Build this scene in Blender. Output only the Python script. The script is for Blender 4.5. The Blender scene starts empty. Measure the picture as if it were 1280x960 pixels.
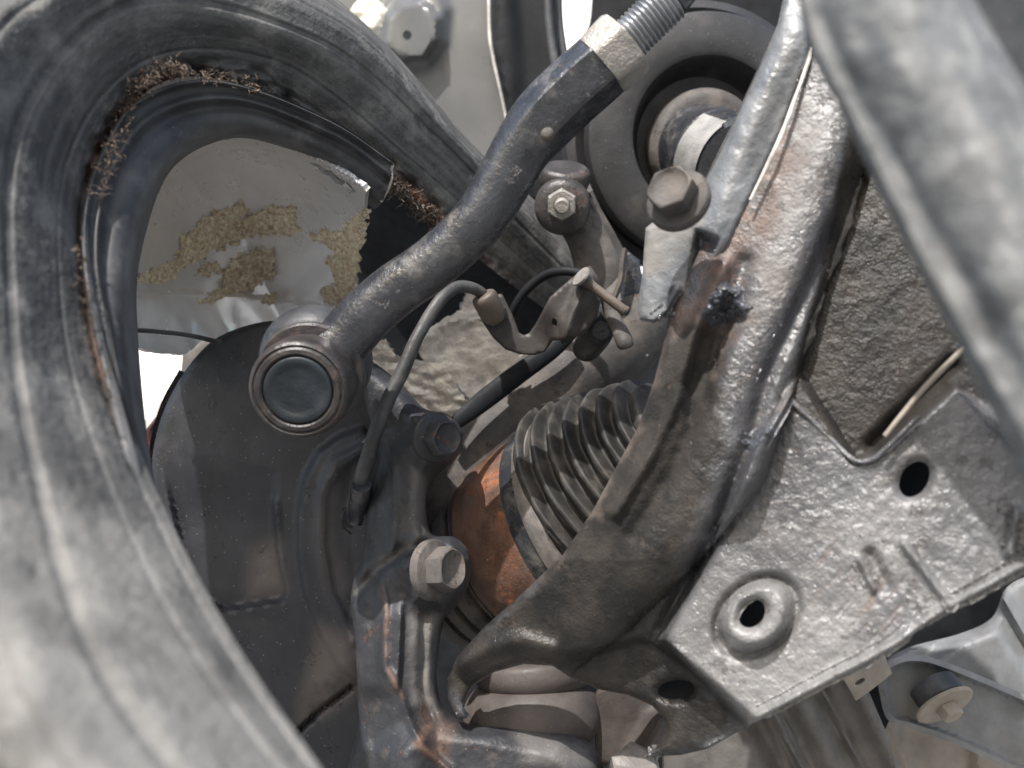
import bpy, math, random
import numpy as np
from mathutils import Vector, Matrix
from mathutils.geometry import delaunay_2d_cdt
random.seed(4)
SC = bpy.context.scene
COL = SC.collection
# ------------------------------------------------------------------ camera, sky, sun, exposure
PITCH = math.radians(30)
CAM = Vector((0, 0, 0.22))
cam = bpy.data.cameras.new('camera'); camo = bpy.data.objects.new('camera', cam); COL.objects.link(camo)
camo.location = CAM; camo.rotation_euler = (math.radians(90) + PITCH, 0, 0)
cam.sensor_width = 36; cam.lens = 27; cam.clip_start = 0.005; cam.clip_end = 500
cam.dof.use_dof = True; cam.dof.focus_distance = 0.33; cam.dof.aperture_fstop = 8.5
SC.camera = camo
R3 = camo.rotation_euler.to_matrix()
RN = np.array(R3); CN = np.array(CAM)
def cvec(x, y, z): return R3 @ Vector((x, y, z))            # right, up, towards the viewer
SUN_TO = cvec(-0.27, 0.84, 0.45).normalized()
el = math.asin(SUN_TO.z); az = math.atan2(SUN_TO.x, SUN_TO.y)
w = bpy.data.worlds.new('World'); SC.world = w; w.use_nodes = True
nt = w.node_tree; nt.nodes.clear()
sky = nt.nodes.new('ShaderNodeTexSky'); sky.sky_type = 'NISHITA'; sky.sun_disc = False
sky.sun_elevation = el; sky.sun_rotation = az; sky.dust_density = 1.6; sky.air_density = 1.0
bg = nt.nodes.new('ShaderNodeBackground'); bg.inputs[1].default_value = 0.135
out = nt.nodes.new('ShaderNodeOutputWorld')
nt.links.new(sky.outputs[0], bg.inputs[0]); nt.links.new(bg.outputs[0], out.inputs[0])
sl = bpy.data.lights.new('sun', 'SUN'); sl.energy = 3.7; sl.angle = math.radians(0.6); sl.color = (1, .97, .935)
so = bpy.data.objects.new('sun', sl); COL.objects.link(so)
so.rotation_euler = SUN_TO.to_track_quat('Z', 'Y').to_euler(); so.location = (0, 0, 2)
vs = SC.view_settings; vs.view_transform = 'Standard'; vs.look = 'None'; vs.exposure = 0.8; vs.gamma = 1

# ------------------------------------------------------------------ numeric helpers
F = 960.0
def toworld(X, Y, D):
    """place (x, y) of the 1280x960 frame at D centimetres from the lens -> metres in the world"""
    X = np.asarray(X, float); Y = np.asarray(Y, float); D = np.asarray(D, float)*0.01
    c = np.stack([(X-640)/F*D, (480-Y)/F*D, -D], -1)
    return c @ RN.T + CN
def W(p): return Vector(toworld(p[0], p[1], p[2]))
def cr(pts, n):
    """Catmull-Rom through pts, n samples, even by length"""
    P = np.array(pts, float); m = len(P)
    if m == 2: 
        t = np.linspace(0, 1, n)[:, None]; return P[0]*(1-t)+P[1]*t
    E = np.vstack([2*P[0]-P[1], P, 2*P[-1]-P[-2]])
    seg = max(8, int(4*n/m)); o = []
    for i in range(m-1):
        a, b, c, d = E[i:i+4]
        t = np.linspace(0, 1, seg, endpoint=(i == m-2))[:, None]
        o.append(.5*((2*b)+(-a+c)*t+(2*a-5*b+4*c-d)*t*t+(-a+3*b-3*c+d)*t**3))
    o = np.vstack(o)
    L = np.r_[0, np.cumsum(np.linalg.norm(np.diff(o[:, :2], axis=0), axis=1)+1e-9)]
    s = np.linspace(0, L[-1], n)
    return np.stack([np.interp(s, L, o[:, k]) for k in range(P.shape[1])], 1)
def crparam(pts, n):
    P = np.array(pts, float); m = len(P)
    E = np.vstack([2*P[0]-P[1], P, 2*P[-1]-P[-2]])
    T = np.linspace(0, m-1, n); i = np.minimum(T.astype(int), m-2); t = (T-i)[:, None]
    a, b, c, d = E[i], E[i+1], E[i+2], E[i+3]
    return .5*((2*b)+(-a+c)*t+(2*a-5*b+4*c-d)*t*t+(-a+3*b-3*c+d)*t**3)
_g = np.random.RandomState(7).rand(256, 256)
def vn(X, Y, s, seed=0, octv=3):
    r = 0; amp = 1; tot = 0
    for o in range(octv):
        x = np.asarray(X)/s+seed*17.3+o*31; y = np.asarray(Y)/s+seed*9.1+o*57
        xi = np.floor(x).astype(int); yi = np.floor(y).astype(int); fx = x-xi; fy = y-yi
        fx = fx*fx*(3-2*fx); fy = fy*fy*(3-2*fy)
        g = lambda a, b: _g[a % 256, b % 256]
        r = r+amp*((g(xi, yi)*(1-fx)+g(xi+1, yi)*fx)*(1-fy)+(g(xi, yi+1)*(1-fx)+g(xi+1, yi+1)*fx)*fy)
        tot += amp; amp *= .5; s = s/2
    return r/tot
def pdist(X, Y, poly, closed=False):
    P = np.array(poly, float)[:, :2]
    if closed: P = np.vstack([P, P[:1]])
    best = np.full(np.shape(X), 1e9)
    for a, b in zip(P[:-1], P[1:]):
        ab = b-a; L = (ab@ab)+1e-9
        t = np.clip(((X-a[0])*ab[0]+(Y-a[1])*ab[1])/L, 0, 1)
        best = np.minimum(best, np.hypot(X-a[0]-t*ab[0], Y-a[1]-t*ab[1]))
    return best
def inside(X, Y, poly):
    P = np.array(poly, float)[:, :2]; r = np.zeros(np.shape(X), bool)
    Q = np.roll(P, -1, 0)
    for a, b in zip(P, Q):
        if a[1] == b[1]: continue
        c = ((a[1] > Y) != (b[1] > Y)) & (X < (b[0]-a[0])*(Y-a[1])/(b[1]-a[1])+a[0])
        r ^= c
    return r
def sst(a, b, x):
    t = np.clip((x-a)/(b-a), 0, 1); return t*t*(3-2*t)
def ridge(X, Y, poly, wd, h): 
    d = pdist(X, Y, poly); return h*np.exp(-(d/wd)**2)
def roundrod(X, Y, poly, wd, h):
    d = pdist(X, Y, poly)/wd; return h*np.clip(1-d*d, 0, 1)**1.3
def pmask(X, Y, poly, soft=8, rag=0, seed=0):
    d = pdist(X, Y, poly, True)*np.where(inside(X, Y, poly), 1, -1)
    if rag: d = d+(vn(X, Y, 22, seed, 4)-.5)*2*rag
    return sst(-soft, soft, d)
def side(X, Y, a, b):
    """signed distance in px, positive to the right of the travel a -> b as seen in the frame"""
    dx, dy = b[0]-a[0], b[1]-a[1]; L = math.hypot(dx, dy)
    return -((X-a[0])*dy-(Y-a[1])*dx)/L
def ell(cx, cy, rx, ry, ang=0, n=24):
    a = math.radians(ang); o = []
    for i in range(n):
        t = 2*math.pi*i/n; u, v = rx*math.cos(t), ry*math.sin(t)
        o.append((cx+u*math.cos(a)-v*math.sin(a), cy+u*math.sin(a)+v*math.cos(a)))
    return o
def plane3(a, b, c):
    M = np.array([[p[0], p[1], 1] for p in (a, b, c)], float)
    k = np.linalg.solve(M, [1/p[2] for p in (a, b, c)])
    return lambda X, Y: 1/(k[0]*X+k[1]*Y+k[2])

# ------------------------------------------------------------------ object helpers
def thing(name, label, cat, at, group=None):
    o = bpy.data.objects.new(name, None); COL.objects.link(o)
    o.empty_display_size = .01
    o.location = W(at); o['label'] = label; o['category'] = cat
    if group: o['group'] = group
    return o
def link(name, V, faces, mat, parent, attrs=None, uv=None, sharp=38, kind=None, label=None):
    V = np.asarray(V, float)
    if parent is not None: V = V-np.array(parent.location)
    me = bpy.data.meshes.new(name)
    me.from_pydata([tuple(v) for v in V], [], [tuple(int(i) for i in f) for f in faces])
    me.materials.append(mat)
    if attrs:
        for k, a in attrs.items():
            at = me.attributes.new(k, 'FLOAT', 'POINT')
            at.data.foreach_set('value', np.asarray(a, np.float32))
    if uv is not None:
        ul = me.uv_layers.new(name='UVMap'); idx = np.zeros(len(me.loops), np.int32)
        me.loops.foreach_get('vertex_index', idx)
        ul.data.foreach_set('uv', np.asarray(uv, np.float32)[idx].ravel())
    me.shade_smooth(); me.set_sharp_from_angle(angle=math.radians(sharp))
    me.update()
    o = bpy.data.objects.new(name, me); COL.objects.link(o)
    if parent is not None: o.parent = parent
    if kind: o['kind'] = kind
    if label: o['label'] = label
    return o
def thicken(V, Fc, thick, attrs, uv=None):
    """closed shell from a one-sided triangle/quad sheet; faces are turned to the lens first"""
    V = np.asarray(V); T = []
    for f in Fc:
        for k in range(1, len(f)-1): T.append((f[0], f[k], f[k+1]))
    T = np.array(T)
    n = np.cross(V[T[:, 1]]-V[T[:, 0]], V[T[:, 2]]-V[T[:, 0]])
    if (n*(CN-V[T[:, 0]])).sum() < 0:
        Fc = [tuple(reversed(f)) for f in Fc]; n = -n
    N = np.zeros_like(V)
    for k in range(3): np.add.at(N, T[:, k], n)
    N /= np.linalg.norm(N, axis=1)[:, None]+1e-12
    if thick > .005: N = (CN-V)/np.linalg.norm(CN-V, axis=1)[:, None]
    B = V-N*thick; m = len(V)
    cnt = {}
    for f in Fc:
        for a, b in zip(f, f[1:]+f[:1]): cnt[(a, b)] = 1
    Fo = list(Fc)+[tuple(i+m for i in reversed(f)) for f in Fc]
    for (a, b) in cnt:
        if (b, a) not in cnt: Fo.append((b, a, a+m, b+m))
    at = {k: np.r_[a, a] for k, a in attrs.items()} if attrs else None
    uv2 = np.vstack([uv, uv]) if uv is not None else None
    return np.vstack([V, B]), Fo, at, uv2
def dens(poly, step, closed=True):
    o = []; P = list(poly); Q = P[1:]+P[:1] if closed else P[1:]
    for a, b in zip(P, Q):
        n = max(1, int(math.hypot(b[0]-a[0], b[1]-a[1])/step))
        for i in range(n): o.append((a[0]+(b[0]-a[0])*i/n, a[1]+(b[1]-a[1])*i/n))
    return o
def smooth(poly, n=None):
    P = list(poly); n = n or len(P)*6
    q = cr(P[-3:]+P+P[:3], n*2)
    E = crparam(P[-2:]+P+P[:3], (len(P)+4)*6+1)
    k = 2*6
    return [tuple(e[:2]) for e in E[k:k+len(P)*6]]
def sheet(name, outline, base, mat, parent, holes=(), step=6, relief=None, thick=.2, roll=0, rollw=8, masks=None,
          ragged=0, holeroll=0, sharp=38, label=None, kind=None, seed=0):
    """plate cut to an outline, with holes, pressed relief (cm towards the lens), rolled edges and thickness (cm)"""
    oo = dens(outline, step)
    if ragged:
        rs = np.random.RandomState(seed+5); oo = [(x+rs.uniform(-1, 1)*ragged, y+rs.uniform(-1, 1)*ragged) for x, y in oo]
    hh = [dens(h, max(2, step*.6)) for h in holes]
    xs = [p[0] for p in oo]; ys = [p[1] for p in oo]
    gx, gy = np.meshgrid(np.arange(min(xs), max(xs), step), np.arange(min(ys), max(ys), step*.87))
    gx = gx+(np.arange(gx.shape[0])[:, None] % 2)*step*.5
    gx, gy = gx.ravel(), gy.ravel()
    ok = inside(gx, gy, oo) & (pdist(gx, gy, oo, True) > step*.45)
    for h in hh: ok &= ~inside(gx, gy, h) & (pdist(gx, gy, h, True) > step*.4)
    pts = [Vector(p) for p in oo]; ed = [(i, (i+1) % len(oo)) for i in range(len(oo))]
    for h in hh:
        s = len(pts); pts += [Vector(p) for p in h]; ed += [(s+i, s+(i+1) % len(h)) for i in range(len(h))]
    pts += [Vector((a, b)) for a, b in zip(gx[ok], gy[ok])]
    vo, _, fo, _, _, _ = delaunay_2d_cdt(pts, ed, [], 0, 1e-4)
    P = np.array([(v[0], v[1]) for v in vo]); Fa = np.array([f for f in fo])
    c = P[Fa].mean(1); keep = inside(c[:, 0], c[:, 1], oo)
    for h in hh: keep &= ~inside(c[:, 0], c[:, 1], h)
    Fa = Fa[keep]; us = np.unique(Fa); mp = -np.ones(len(P), int); mp[us] = np.arange(len(us))
    P = P[us]; Fa = mp[Fa]; X, Y = P[:, 0], P[:, 1]
    D = base(X, Y) if callable(base) else np.full(len(X), float(base))
    if relief: D = D-relief(X, Y)
    if roll:
        d = np.clip(pdist(X, Y, outline, True)/rollw, 0, 1); D = D+roll*(1-np.sqrt(np.clip(1-(1-d)**2, 0, 1)))
    if holeroll:
        for h in hh:
            d = np.clip(pdist(X, Y, h, True)/rollw, 0, 1); D = D+holeroll*(1-d)**2
    V = toworld(X, Y, D)
    at = {k: f(X, Y) for k, f in masks.items()} if masks else None
    V, Fo, at, _ = thicken(V, [tuple(f) for f in Fa.tolist()], thick*.01, at)
    return link(name, V, Fo, mat, parent, at, sharp=sharp, label=label, kind=kind)
def loft(name, curves, mat, parent, nu=120, nv=40, relief=None, thick=.3, masks=None, uvs=(1, 1), sharp=50, label=None, linear=False):
    C = np.array([crparam(c, nu) for c in curves])            # [k, nu, 3]
    if linear:
        T = np.linspace(0, len(curves)-1, nv); i = np.minimum(T.astype(int), len(curves)-2); t = (T-i)[:, None, None]
        G = C[i]*(1-t)+C[i+1]*t
    else:
        G = np.stack([crparam(C[:, j], nv) for j in range(nu)], 1)  # [nv, nu, 3]
    U, Vv = np.meshgrid(np.linspace(0, 1, nu), np.linspace(0, 1, nv))
    X, Y, D = G[..., 0], G[..., 1], G[..., 2]
    if relief: D = D-relief(U, Vv, X, Y)
    V = toworld(X.ravel(), Y.ravel(), D.ravel())
    Fc = [(j*nu+i, j*nu+i+1, (j+1)*nu+i+1, (j+1)*nu+i) for j in range(nv-1) for i in range(nu-1)]
    at = {k: f(U, Vv, X, Y).ravel() for k, f in masks.items()} if masks else None
    uv = np.stack([U.ravel()*uvs[0], Vv.ravel()*uvs[1]], 1)
    V, Fo, at, uv = thicken(V, Fc, thick*.01, at, uv)
    return link(name, V, Fo, mat, parent, at, uv, sharp=sharp, label=label)
def frame(ax):
    a = ax.normalized(); u = a.orthogonal().normalized()
    ref = cvec(0, 1, 0); u = (ref-a*ref.dot(a))
    if u.length < .1: ref = cvec(1, 0, 0); u = ref-a*ref.dot(a)
    u.normalize(); return a, u, a.cross(u)
def hexr(th, r, wgt, sides=6, ph=0):
    if not wgt: return r
    k = math.pi/sides; t = ((th+ph) % (2*k))-k
    return r*((1-wgt)+wgt*math.cos(k)/math.cos(t))
def tube(name, pts, mat, parent, n=20, segs=60, flat=1.0, wob=0, masks=None, sharp=38, caps=True, label=None, sides=6, ph=0, bump=0, closed=False):
    """pts: (x, y, depth_cm, radius_px[, hexweight]); swept round bar"""
    P = [tuple(p)+((0,) if len(p) == 4 else ()) for p in pts]
    Q = cr(P, segs)
    C = toworld(Q[:, 0], Q[:, 1], Q[:, 2]); rad = Q[:, 3]/F*Q[:, 2]*.01
    V = []; at = []; prev = None
    view = cvec(0, 0, 1)
    for i in range(segs):
        t = Vector(C[min(i+1, segs-1)]-C[max(i-1, 0)]).normalized()
        u = (view-t*view.dot(t)); u.normalize(); v = t.cross(u)
        for k in range(n):
            th = 2*math.pi*k/n
            r = hexr(th, rad[i], Q[i, 4], sides, ph)
            if wob: r *= 1+wob*(vn(i*3.0, k*7.0, 14, 3)-.5)*2
            p = Vector(C[i])+u*(math.cos(th)*r*flat)+v*(math.sin(th)*r)
            V.append(tuple(p))
    Fc = [(i*n+k, i*n+(k+1) % n, (i+1)*n+(k+1) % n, (i+1)*n+k) for i in range(segs-1) for k in range(n)]
    if caps:
        Fc.append(tuple(range(n-1, -1, -1))); Fc.append(tuple((segs-1)*n+k for k in range(n)))
    return link(name, V, Fc, mat, parent, sharp=sharp, label=label)
def lathe(name, prof, at, axis, mat, parent, n=56, sharp=38, label=None, ph=0, sides=6, masks=None, arc=None, noise=0, rib=None):
    """prof: (radius_cm, h_cm[, hexweight]) along axis (right, up, towards the lens)"""
    c = at if isinstance(at, Vector) else W(at); a, u, v = frame(cvec(*axis)); V = []; m = len(prof)
    for q in prof:
        r, h = q[0]*.01, q[1]*.01; hw = q[2] if len(q) > 2 else 0
        for k in range(n):
            th = 2*math.pi*k/n; rr = hexr(th, r, hw, sides, ph)
            if noise: rr *= 1+noise*(float(vn(k*5.0, h*9000, 22, 2))-.5)
            hh = h
            V.append(tuple(c+a*hh+u*(math.cos(th)*rr)+v*(math.sin(th)*rr)))
    Fc = [(j*n+k, j*n+(k+1) % n, (j+1)*n+(k+1) % n, (j+1)*n+k) for j in range(m-1) for k in range(n)]
    Fc.append(tuple(range(n-1, -1, -1))); Fc.append(tuple((m-1)*n+k for k in range(n)))
    return link(name, V, Fc, mat, parent, sharp=sharp, label=label)
def roundprof(p, n=60):
    return [tuple(q) for q in cr([tuple(x) for x in p], n)]
def merge(name, parts, mat, parent, kind=None, attrs=None, sharp=38, label=None):
    V = []; Fc = []
    for v, f in parts:
        s = len(V); V += [tuple(a) for a in v]; Fc += [tuple(i+s for i in g) for g in f]
    return link(name, V, Fc, mat, parent, kind=kind, sharp=sharp, label=label)

# ------------------------------------------------------------------ materials
def mat(name, base, rough=.6, metal=0, var=.35, vscale=60, dustc=(.30, .265, .225), dust=.3, dscale=45, rustc=(.16, .06, .03),
        rust=0, rscale=70, bump=.25, bscale=900, bump2=.3, bscale2=160, spec=.5, wetc=(.012, .013, .016), coat=0, uvstretch=None,
        dusta=(.30, .27, .23), ruffle=.12, speck=.0, dbias=.0, chip=0, chipc=(.09, .05, .035)):
    m = bpy.data.materials.new(name); m.use_nodes = True
    t = m.node_tree; t.nodes.clear(); L = t.links.new
    def N(k, **kw):
        n = t.nodes.new(k)
        for a, b in kw.items(): setattr(n, a, b)
        return n
    o = N('ShaderNodeOutputMaterial'); b = N('ShaderNodeBsdfPrincipled'); L(b.outputs[0], o.inputs[0])
    tc = N('ShaderNodeTexCoord'); vec = tc.outputs['Object']
    def noise(s, det=5, off=0, rgh=.6, src=None):
        n = N('ShaderNodeTexNoise'); n.inputs['Scale'].default_value = s; n.inputs['Detail'].default_value = det
        n.inputs['Roughness'].default_value = rgh
        mp = N('ShaderNodeMapping'); mp.inputs['Location'].default_value = (off, off*.7, -off); L(src or vec, mp.inputs[0]); L(mp.outputs[0], n.inputs['Vector'])
        return n.outputs['Fac']
    def ramp(f, a, c):
        r = N('ShaderNodeMapRange'); r.interpolation_type = 'SMOOTHSTEP'
        r.inputs[1].default_value = a; r.inputs[2].default_value = c; L(f, r.inputs[0]); return r.outputs[0]
    def mth(op, a, c=None):
        n = N('ShaderNodeMath', operation=op); n.use_clamp = False
        for i, s in enumerate((a, c)):
            if s is None: continue
            if isinstance(s, (int, float)): n.inputs[i].default_value = s
            else: L(s, n.inputs[i])
        return n.outputs[0]
    def mix(f, a, c):
        n = N('ShaderNodeMix', data_type='RGBA')
        if isinstance(f, (int, float)): n.inputs[0].default_value = f
        else: L(f, n.inputs[0])
        for i, s in ((6, a), (7, c)):
            if isinstance(s, tuple): n.inputs[i].default_value = s+(1,)
            else: L(s, n.inputs[i])
        return n.outputs[2]
    def attr(k):
        n = N('ShaderNodeAttribute'); n.attribute_name = k; return n.outputs['Fac']
    n1 = noise(vscale, 6, 1)
    dark = tuple(c*(1-var) for c in base); lite = tuple(min(1, c*(1+var)) for c in base)
    col = mix(ramp(n1, .3, .7), dark, lite)
    if uvstretch:
        mp = N('ShaderNodeMapping'); mp.inputs['Scale'].default_value = (uvstretch[0], uvstretch[1], 1); L(tc.outputs['UV'], mp.inputs[0])
        ns = noise(1, 5, 3, .65, mp.outputs[0])
        col = mix(mth('MULTIPLY', ramp(ns, .42, .66), uvstretch[2]), col, dusta)
        ns2 = noise(.6, 3, 9, .5, mp.outputs[0])
        col = mix(mth('MULTIPLY', ramp(ns2, .5, .7), .35), col, tuple(c*.45 for c in base))
    dn = noise(dscale, 7, 5, .68)
    dfac = mth('MINIMUM', mth('ADD', mth('MULTIPLY', ramp(dn, .62-dust*.35-dbias, .8-dust*.2), min(1, dust*1.6)), mth('MULTIPLY', attr('dust'), mth('ADD', ramp(dn, .25, .6), .15))), 1.0)
    col = mix(dfac, col, dustc)
    rn = noise(rscale, 7, 11, .7)
    rfac = mth('MINIMUM', mth('ADD', mth('MULTIPLY', ramp(rn, .72-rust*.4, .85-rust*.35), min(1, rust*2)), mth('MULTIPLY', attr('rust'), ramp(rn, .3, .55))), 1.0)
    rcol = mix(ramp(noise(rscale*3, 4, 2), .35, .65), rustc, tuple(c*1.9 for c in rustc))
    col = mix(rfac, col, rcol)
    wn = noise(55, 5, 21, .6)
    wfac = mth('MINIMUM', mth('MULTIPLY', attr('wet'), ramp(wn, .36, .55)), 1.0)
    col = mix(wfac, col, wetc)
    tf = mth('MINIMUM', mth('MULTIPLY', attr('tar_shade'), mth('ADD', ramp(dn, .2, .5), .75)), 1.0); col = mix(tf, col, mix(ramp(n1, .35, .65), (.016, .0155, .015), (.042, .037, .032)))
    pal = attr('pale'); col = mix(mth('MULTIPLY', pal, ramp(dn, .2, .5)), col, dusta)
    if speck:
        v = N('ShaderNodeTexVoronoi'); v.inputs['Scale'].default_value = 420; L(vec, v.inputs['Vector'])
        sp = mth('MULTIPLY', mth('LESS_THAN', v.outputs['Distance'], .13), mth('GREATER_THAN', noise(300, 2, 4), .56))
        col = mix(mth('MULTIPLY', sp, speck), col, (.42, .40, .36))
    L(col, b.inputs['Base Color'])
    rg = mth('ADD', mth('MULTIPLY', mth('SUBTRACT', noise(vscale*3, 4, 8), .5), ruffle*4), rough)
    rg = mth('ADD', rg, mth('MULTIPLY', dfac, max(0, .85-rough)))
    rg = mth('ADD', rg, mth('MULTIPLY', rfac, max(0, .8-rough)*.7))
    rg = mth('ADD', rg, mth('MULTIPLY', tf, .12)); rg = mth('MULTIPLY', rg, mth('SUBTRACT', 1, mth('MULTIPLY', wfac, .72)))
    rg = mth('MAXIMUM', mth('MINIMUM', rg, 1.0), .12)
    L(rg, b.inputs['Roughness'])
    if metal:
        L(mth('MULTIPLY', mth('SUBTRACT', 1, mth('MAXIMUM', dfac, rfac)), metal), b.inputs['Metallic'])
    L(mth('MULTIPLY', mth('SUBTRACT', 1, mth('MULTIPLY', tf, .6)), spec), b.inputs['Specular IOR Level'])
    b.inputs['Coat Weight'].default_value = coat; b.inputs['Coat Roughness'].default_value = .3
    h = mth('ADD', mth('MULTIPLY', noise(bscale, 3, 13), bump), mth('MULTIPLY', noise(bscale2, 4, 17), bump2*4))
    h = mth('ADD', h, mth('MULTIPLY', dn, .25*bump))
    if chip:
        cn = noise(95, 8, 31, .72); cf = ramp(cn, .60, .615)
        h = mth('SUBTRACT', h, mth('MULTIPLY', cf, .5))
        old = b.inputs['Base Color'].links[0].from_socket
        L(mix(mth('MULTIPLY', cf, chip), old, chipc), b.inputs['Base Color'])
    bp = N('ShaderNodeBump'); bp.inputs['Strength'].default_value = 1; bp.inputs['Distance'].default_value = .0006
    L(h, bp.inputs['Height']); L(bp.outputs[0], b.inputs['Normal'])
    return m
DUST = (.27, .24, .205)
M = {}
M['tyre'] = mat('tyre_rubber', (.070, .070, .070), rough=.68, var=.22, vscale=40, dustc=(.20, .195, .185), dust=.5, dscale=50, bump=.8, bscale=500, bump2=.5, bscale2=120,
                uvstretch=(4, 20, .3), dusta=(.21, .205, .195), spec=.25, speck=.3)
M['rim_black'] = mat('rim_lip_paint', (.05, .051, .054), rough=.55, var=.3, dust=.3, dscale=60, dustc=(.2, .2, .2), rust=.02, bump=.08, bump2=.04, speck=.3)
M['barrel'] = mat('barrel_silver', (.86, .86, .87), rough=.24, metal=.5, var=.1, vscale=22, dust=.02, dscale=30, dustc=(.30, .28, .25), bump=.06, bscale=700, bump2=.03, bscale2=60, ruffle=.05)
M['flake'] = mat('flaked_coating', (.95, .68, .50), rough=.5, var=.4, vscale=500, dust=.12, dscale=420, dustc=(.34, .25, .17), bump=2.0, bscale=700, bump2=.6, bscale2=380)
M['torn'] = mat('torn_aluminium', (.68, .63, .56), rough=.42, metal=.4, var=.25, vscale=120, dust=.2, dscale=60, bump=.7, bscale=600, bump2=.3, bscale2=260)
M['black'] = mat('black_void_rubber', (.012, .014, .018), rough=.8, dust=.03, bump=.1, bump2=.1)
M['rod'] = mat('forged_black_steel', (.025, .027, .032), rough=.30, var=.4, dust=.36, dscale=70, dustc=(.165, .15, .135), rust=.05, rustc=(.09,.06,.05), bump=.3, bscale=700, bump2=.26, bscale2=150, speck=.25, chip=.6, chipc=(.10, .085, .07), spec=.9)
M['housing'] = mat('ball_housing_steel', (.042, .038, .038), rough=.42, var=.4, dust=.3, dscale=80, dustc=(.13, .10, .082), rust=.4, rustc=(.10, .055, .045), bump=.35, bump2=.25, chip=.5, chipc=(.09, .05, .035))
M['cap'] = mat('ball_cap', (.02, .026, .032), rough=.5, dust=.15, dscale=90, dustc=(.085, .085, .085), bump=.25, bump2=.15)
M['rub'] = mat('boot_rubber', (.045, .047, .052), rough=.5, dust=.35, dscale=50, dustc=(.17, .15, .135), bump=.15, bump2=.1)
M['nut'] = mat('zinc_nut', (.36, .34, .31), rough=.45, metal=.35, var=.2, dust=.2, dscale=90, rust=.22, rustc=(.22, .12, .07), bump=.6, bscale=1100, bump2=.3, bscale2=400)
M['thread'] = mat('thread_steel', (.30, .31, .33), rough=.35, metal=.6, dust=.15, dscale=90, rust=.12, bump=.2, bump2=.1)
M['shield'] = mat('dust_shield_paint', (.017, .018, .022), rough=.46, var=.3, vscale=40, dust=.2, dscale=40, dustc=(.075, .064, .058), dusta=(.14, .115, .1), bump=.2, bump2=.07, speck=.35, chip=.35, chipc=(.07, .055, .048))
M['knuckle'] = mat('knuckle_casting', (.027, .028, .032), rough=.55, var=.35, vscale=45, dust=.3, dscale=60, dustc=(.135, .105, .085), rustc=(.13, .075, .05), rust=.0, bump=.35, bscale=600, bump2=.28, bscale2=150, speck=.35, dusta=(.21, .195, .18), chip=.6, chipc=(.10, .055, .038))
M['dusty'] = mat('dust_caked_steel', (.065, .06, .058), rough=.7, var=.25, vscale=50, dust=.55, dscale=38, dustc=(.17, .145, .125), bump=.25, bump2=.2, speck=.3, rust=.16, rustc=(.12, .062, .04), chip=.4, chipc=(.09, .055, .04))
M['rust'] = mat('cv_cup_rust', (.11, .058, .038), rough=.6, var=.5, vscale=60, dust=.42, dscale=50, dustc=(.17, .125, .10), rust=.5, rustc=(.185, .066, .028), chip=.5, chipc=(.06, .036, .026), bump=.6, bump2=.25, speck=.4)
M['band'] = mat('clamp_band', (.14, .13, .125), rough=.45, metal=.3, dust=.5, dscale=60, dustc=(.24, .215, .19), bump=.3, bump2=.1)
M['boot'] = mat('cv_boot_rubber', (.026, .025, .024), rough=.62, dust=.5, dscale=60, dustc=(.105, .092, .08), bump=.12, bump2=.06)
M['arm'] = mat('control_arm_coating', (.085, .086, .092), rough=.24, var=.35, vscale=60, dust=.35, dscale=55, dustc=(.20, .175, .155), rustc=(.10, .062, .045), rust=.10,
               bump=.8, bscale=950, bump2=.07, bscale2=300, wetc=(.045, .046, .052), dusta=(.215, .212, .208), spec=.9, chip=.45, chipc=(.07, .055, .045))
M['armdark'] = mat('control_arm_web', (.11, .10, .09), rough=.5, var=.3, dust=.3, dscale=50, dustc=(.2, .175, .15), bump=.5, bump2=.35, bscale2=200)
M['flange'] = mat('arm_flange_paint', (.13, .145, .165), rough=.24, var=.3, vscale=50, dust=.2, dscale=50, dustc=(.22, .21, .195), bump=.3, bscale=600, bump2=.16, bscale2=300, spec=.9, rust=.08, rustc=(.13, .075, .05), wetc=(.04, .044, .05), dusta=(.5, .5, .5))
M['weld'] = mat('glossy_tar_blob', (.07, .075, .088), rough=.17, var=.3, dust=.1, bump=.6, bscale=600, bump2=.6, bscale2=300, spec=1)
M['seat'] = mat('spring_seat_paint', (.028, .028, .03), rough=.5, var=.3, vscale=30, dust=.3, dscale=28, dustc=(.095, .085, .078), bump=.2, bump2=.08, speck=.3, dusta=(.26, .22, .19))
M['label'] = mat('foil_label', (.25, .245, .235), rough=.5, dust=.1, bump=.8, bscale=1200, bump2=.1)
M['panel'] = mat('inner_panel_paint', (.115, .116, .116), rough=.35, var=.12, vscale=12, dust=.15, dscale=20, dustc=(.24, .22, .2), bump=.05, bump2=.02, spec=.6, speck=.2)
M['clip'] = mat('bright_flare', (.7, .66, .56), rough=.35, dust=.2, dscale=60, bump=.6, bump2=.5)
M['liner'] = mat('wheel_liner_plastic', (.010, .011, .013), spec=.2, rough=.6, dust=.05, dustc=(.06, .06, .06), bump=.1, bump2=.05)
M['edge'] = mat('pale_edge', (.62, .6, .56), rough=.5, dust=.1)
M['rail'] = mat('weathered_rail_coating', (.13, .135, .14), spec=.2, rough=.75, var=.35, vscale=22, dust=.3, dscale=30, dustc=(.3, .285, .26), bump=.6, bump2=.5, bscale2=60, uvstretch=(14, 12, .6), dusta=(.36, .36, .35))
M['cable'] = mat('cable_sheath', (.055, .055, .055), rough=.55, dust=.3, dscale=90, dustc=(.2, .185, .165), bump=.3, bump2=.15)
M['bracket'] = mat('bracket_brown_steel', (.035, .031, .029), rough=.5, var=.3, dust=.4, dscale=60, dustc=(.10, .085, .075), rust=.1, rustc=(.08, .05, .04), bump=.25, bump2=.1)
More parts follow.
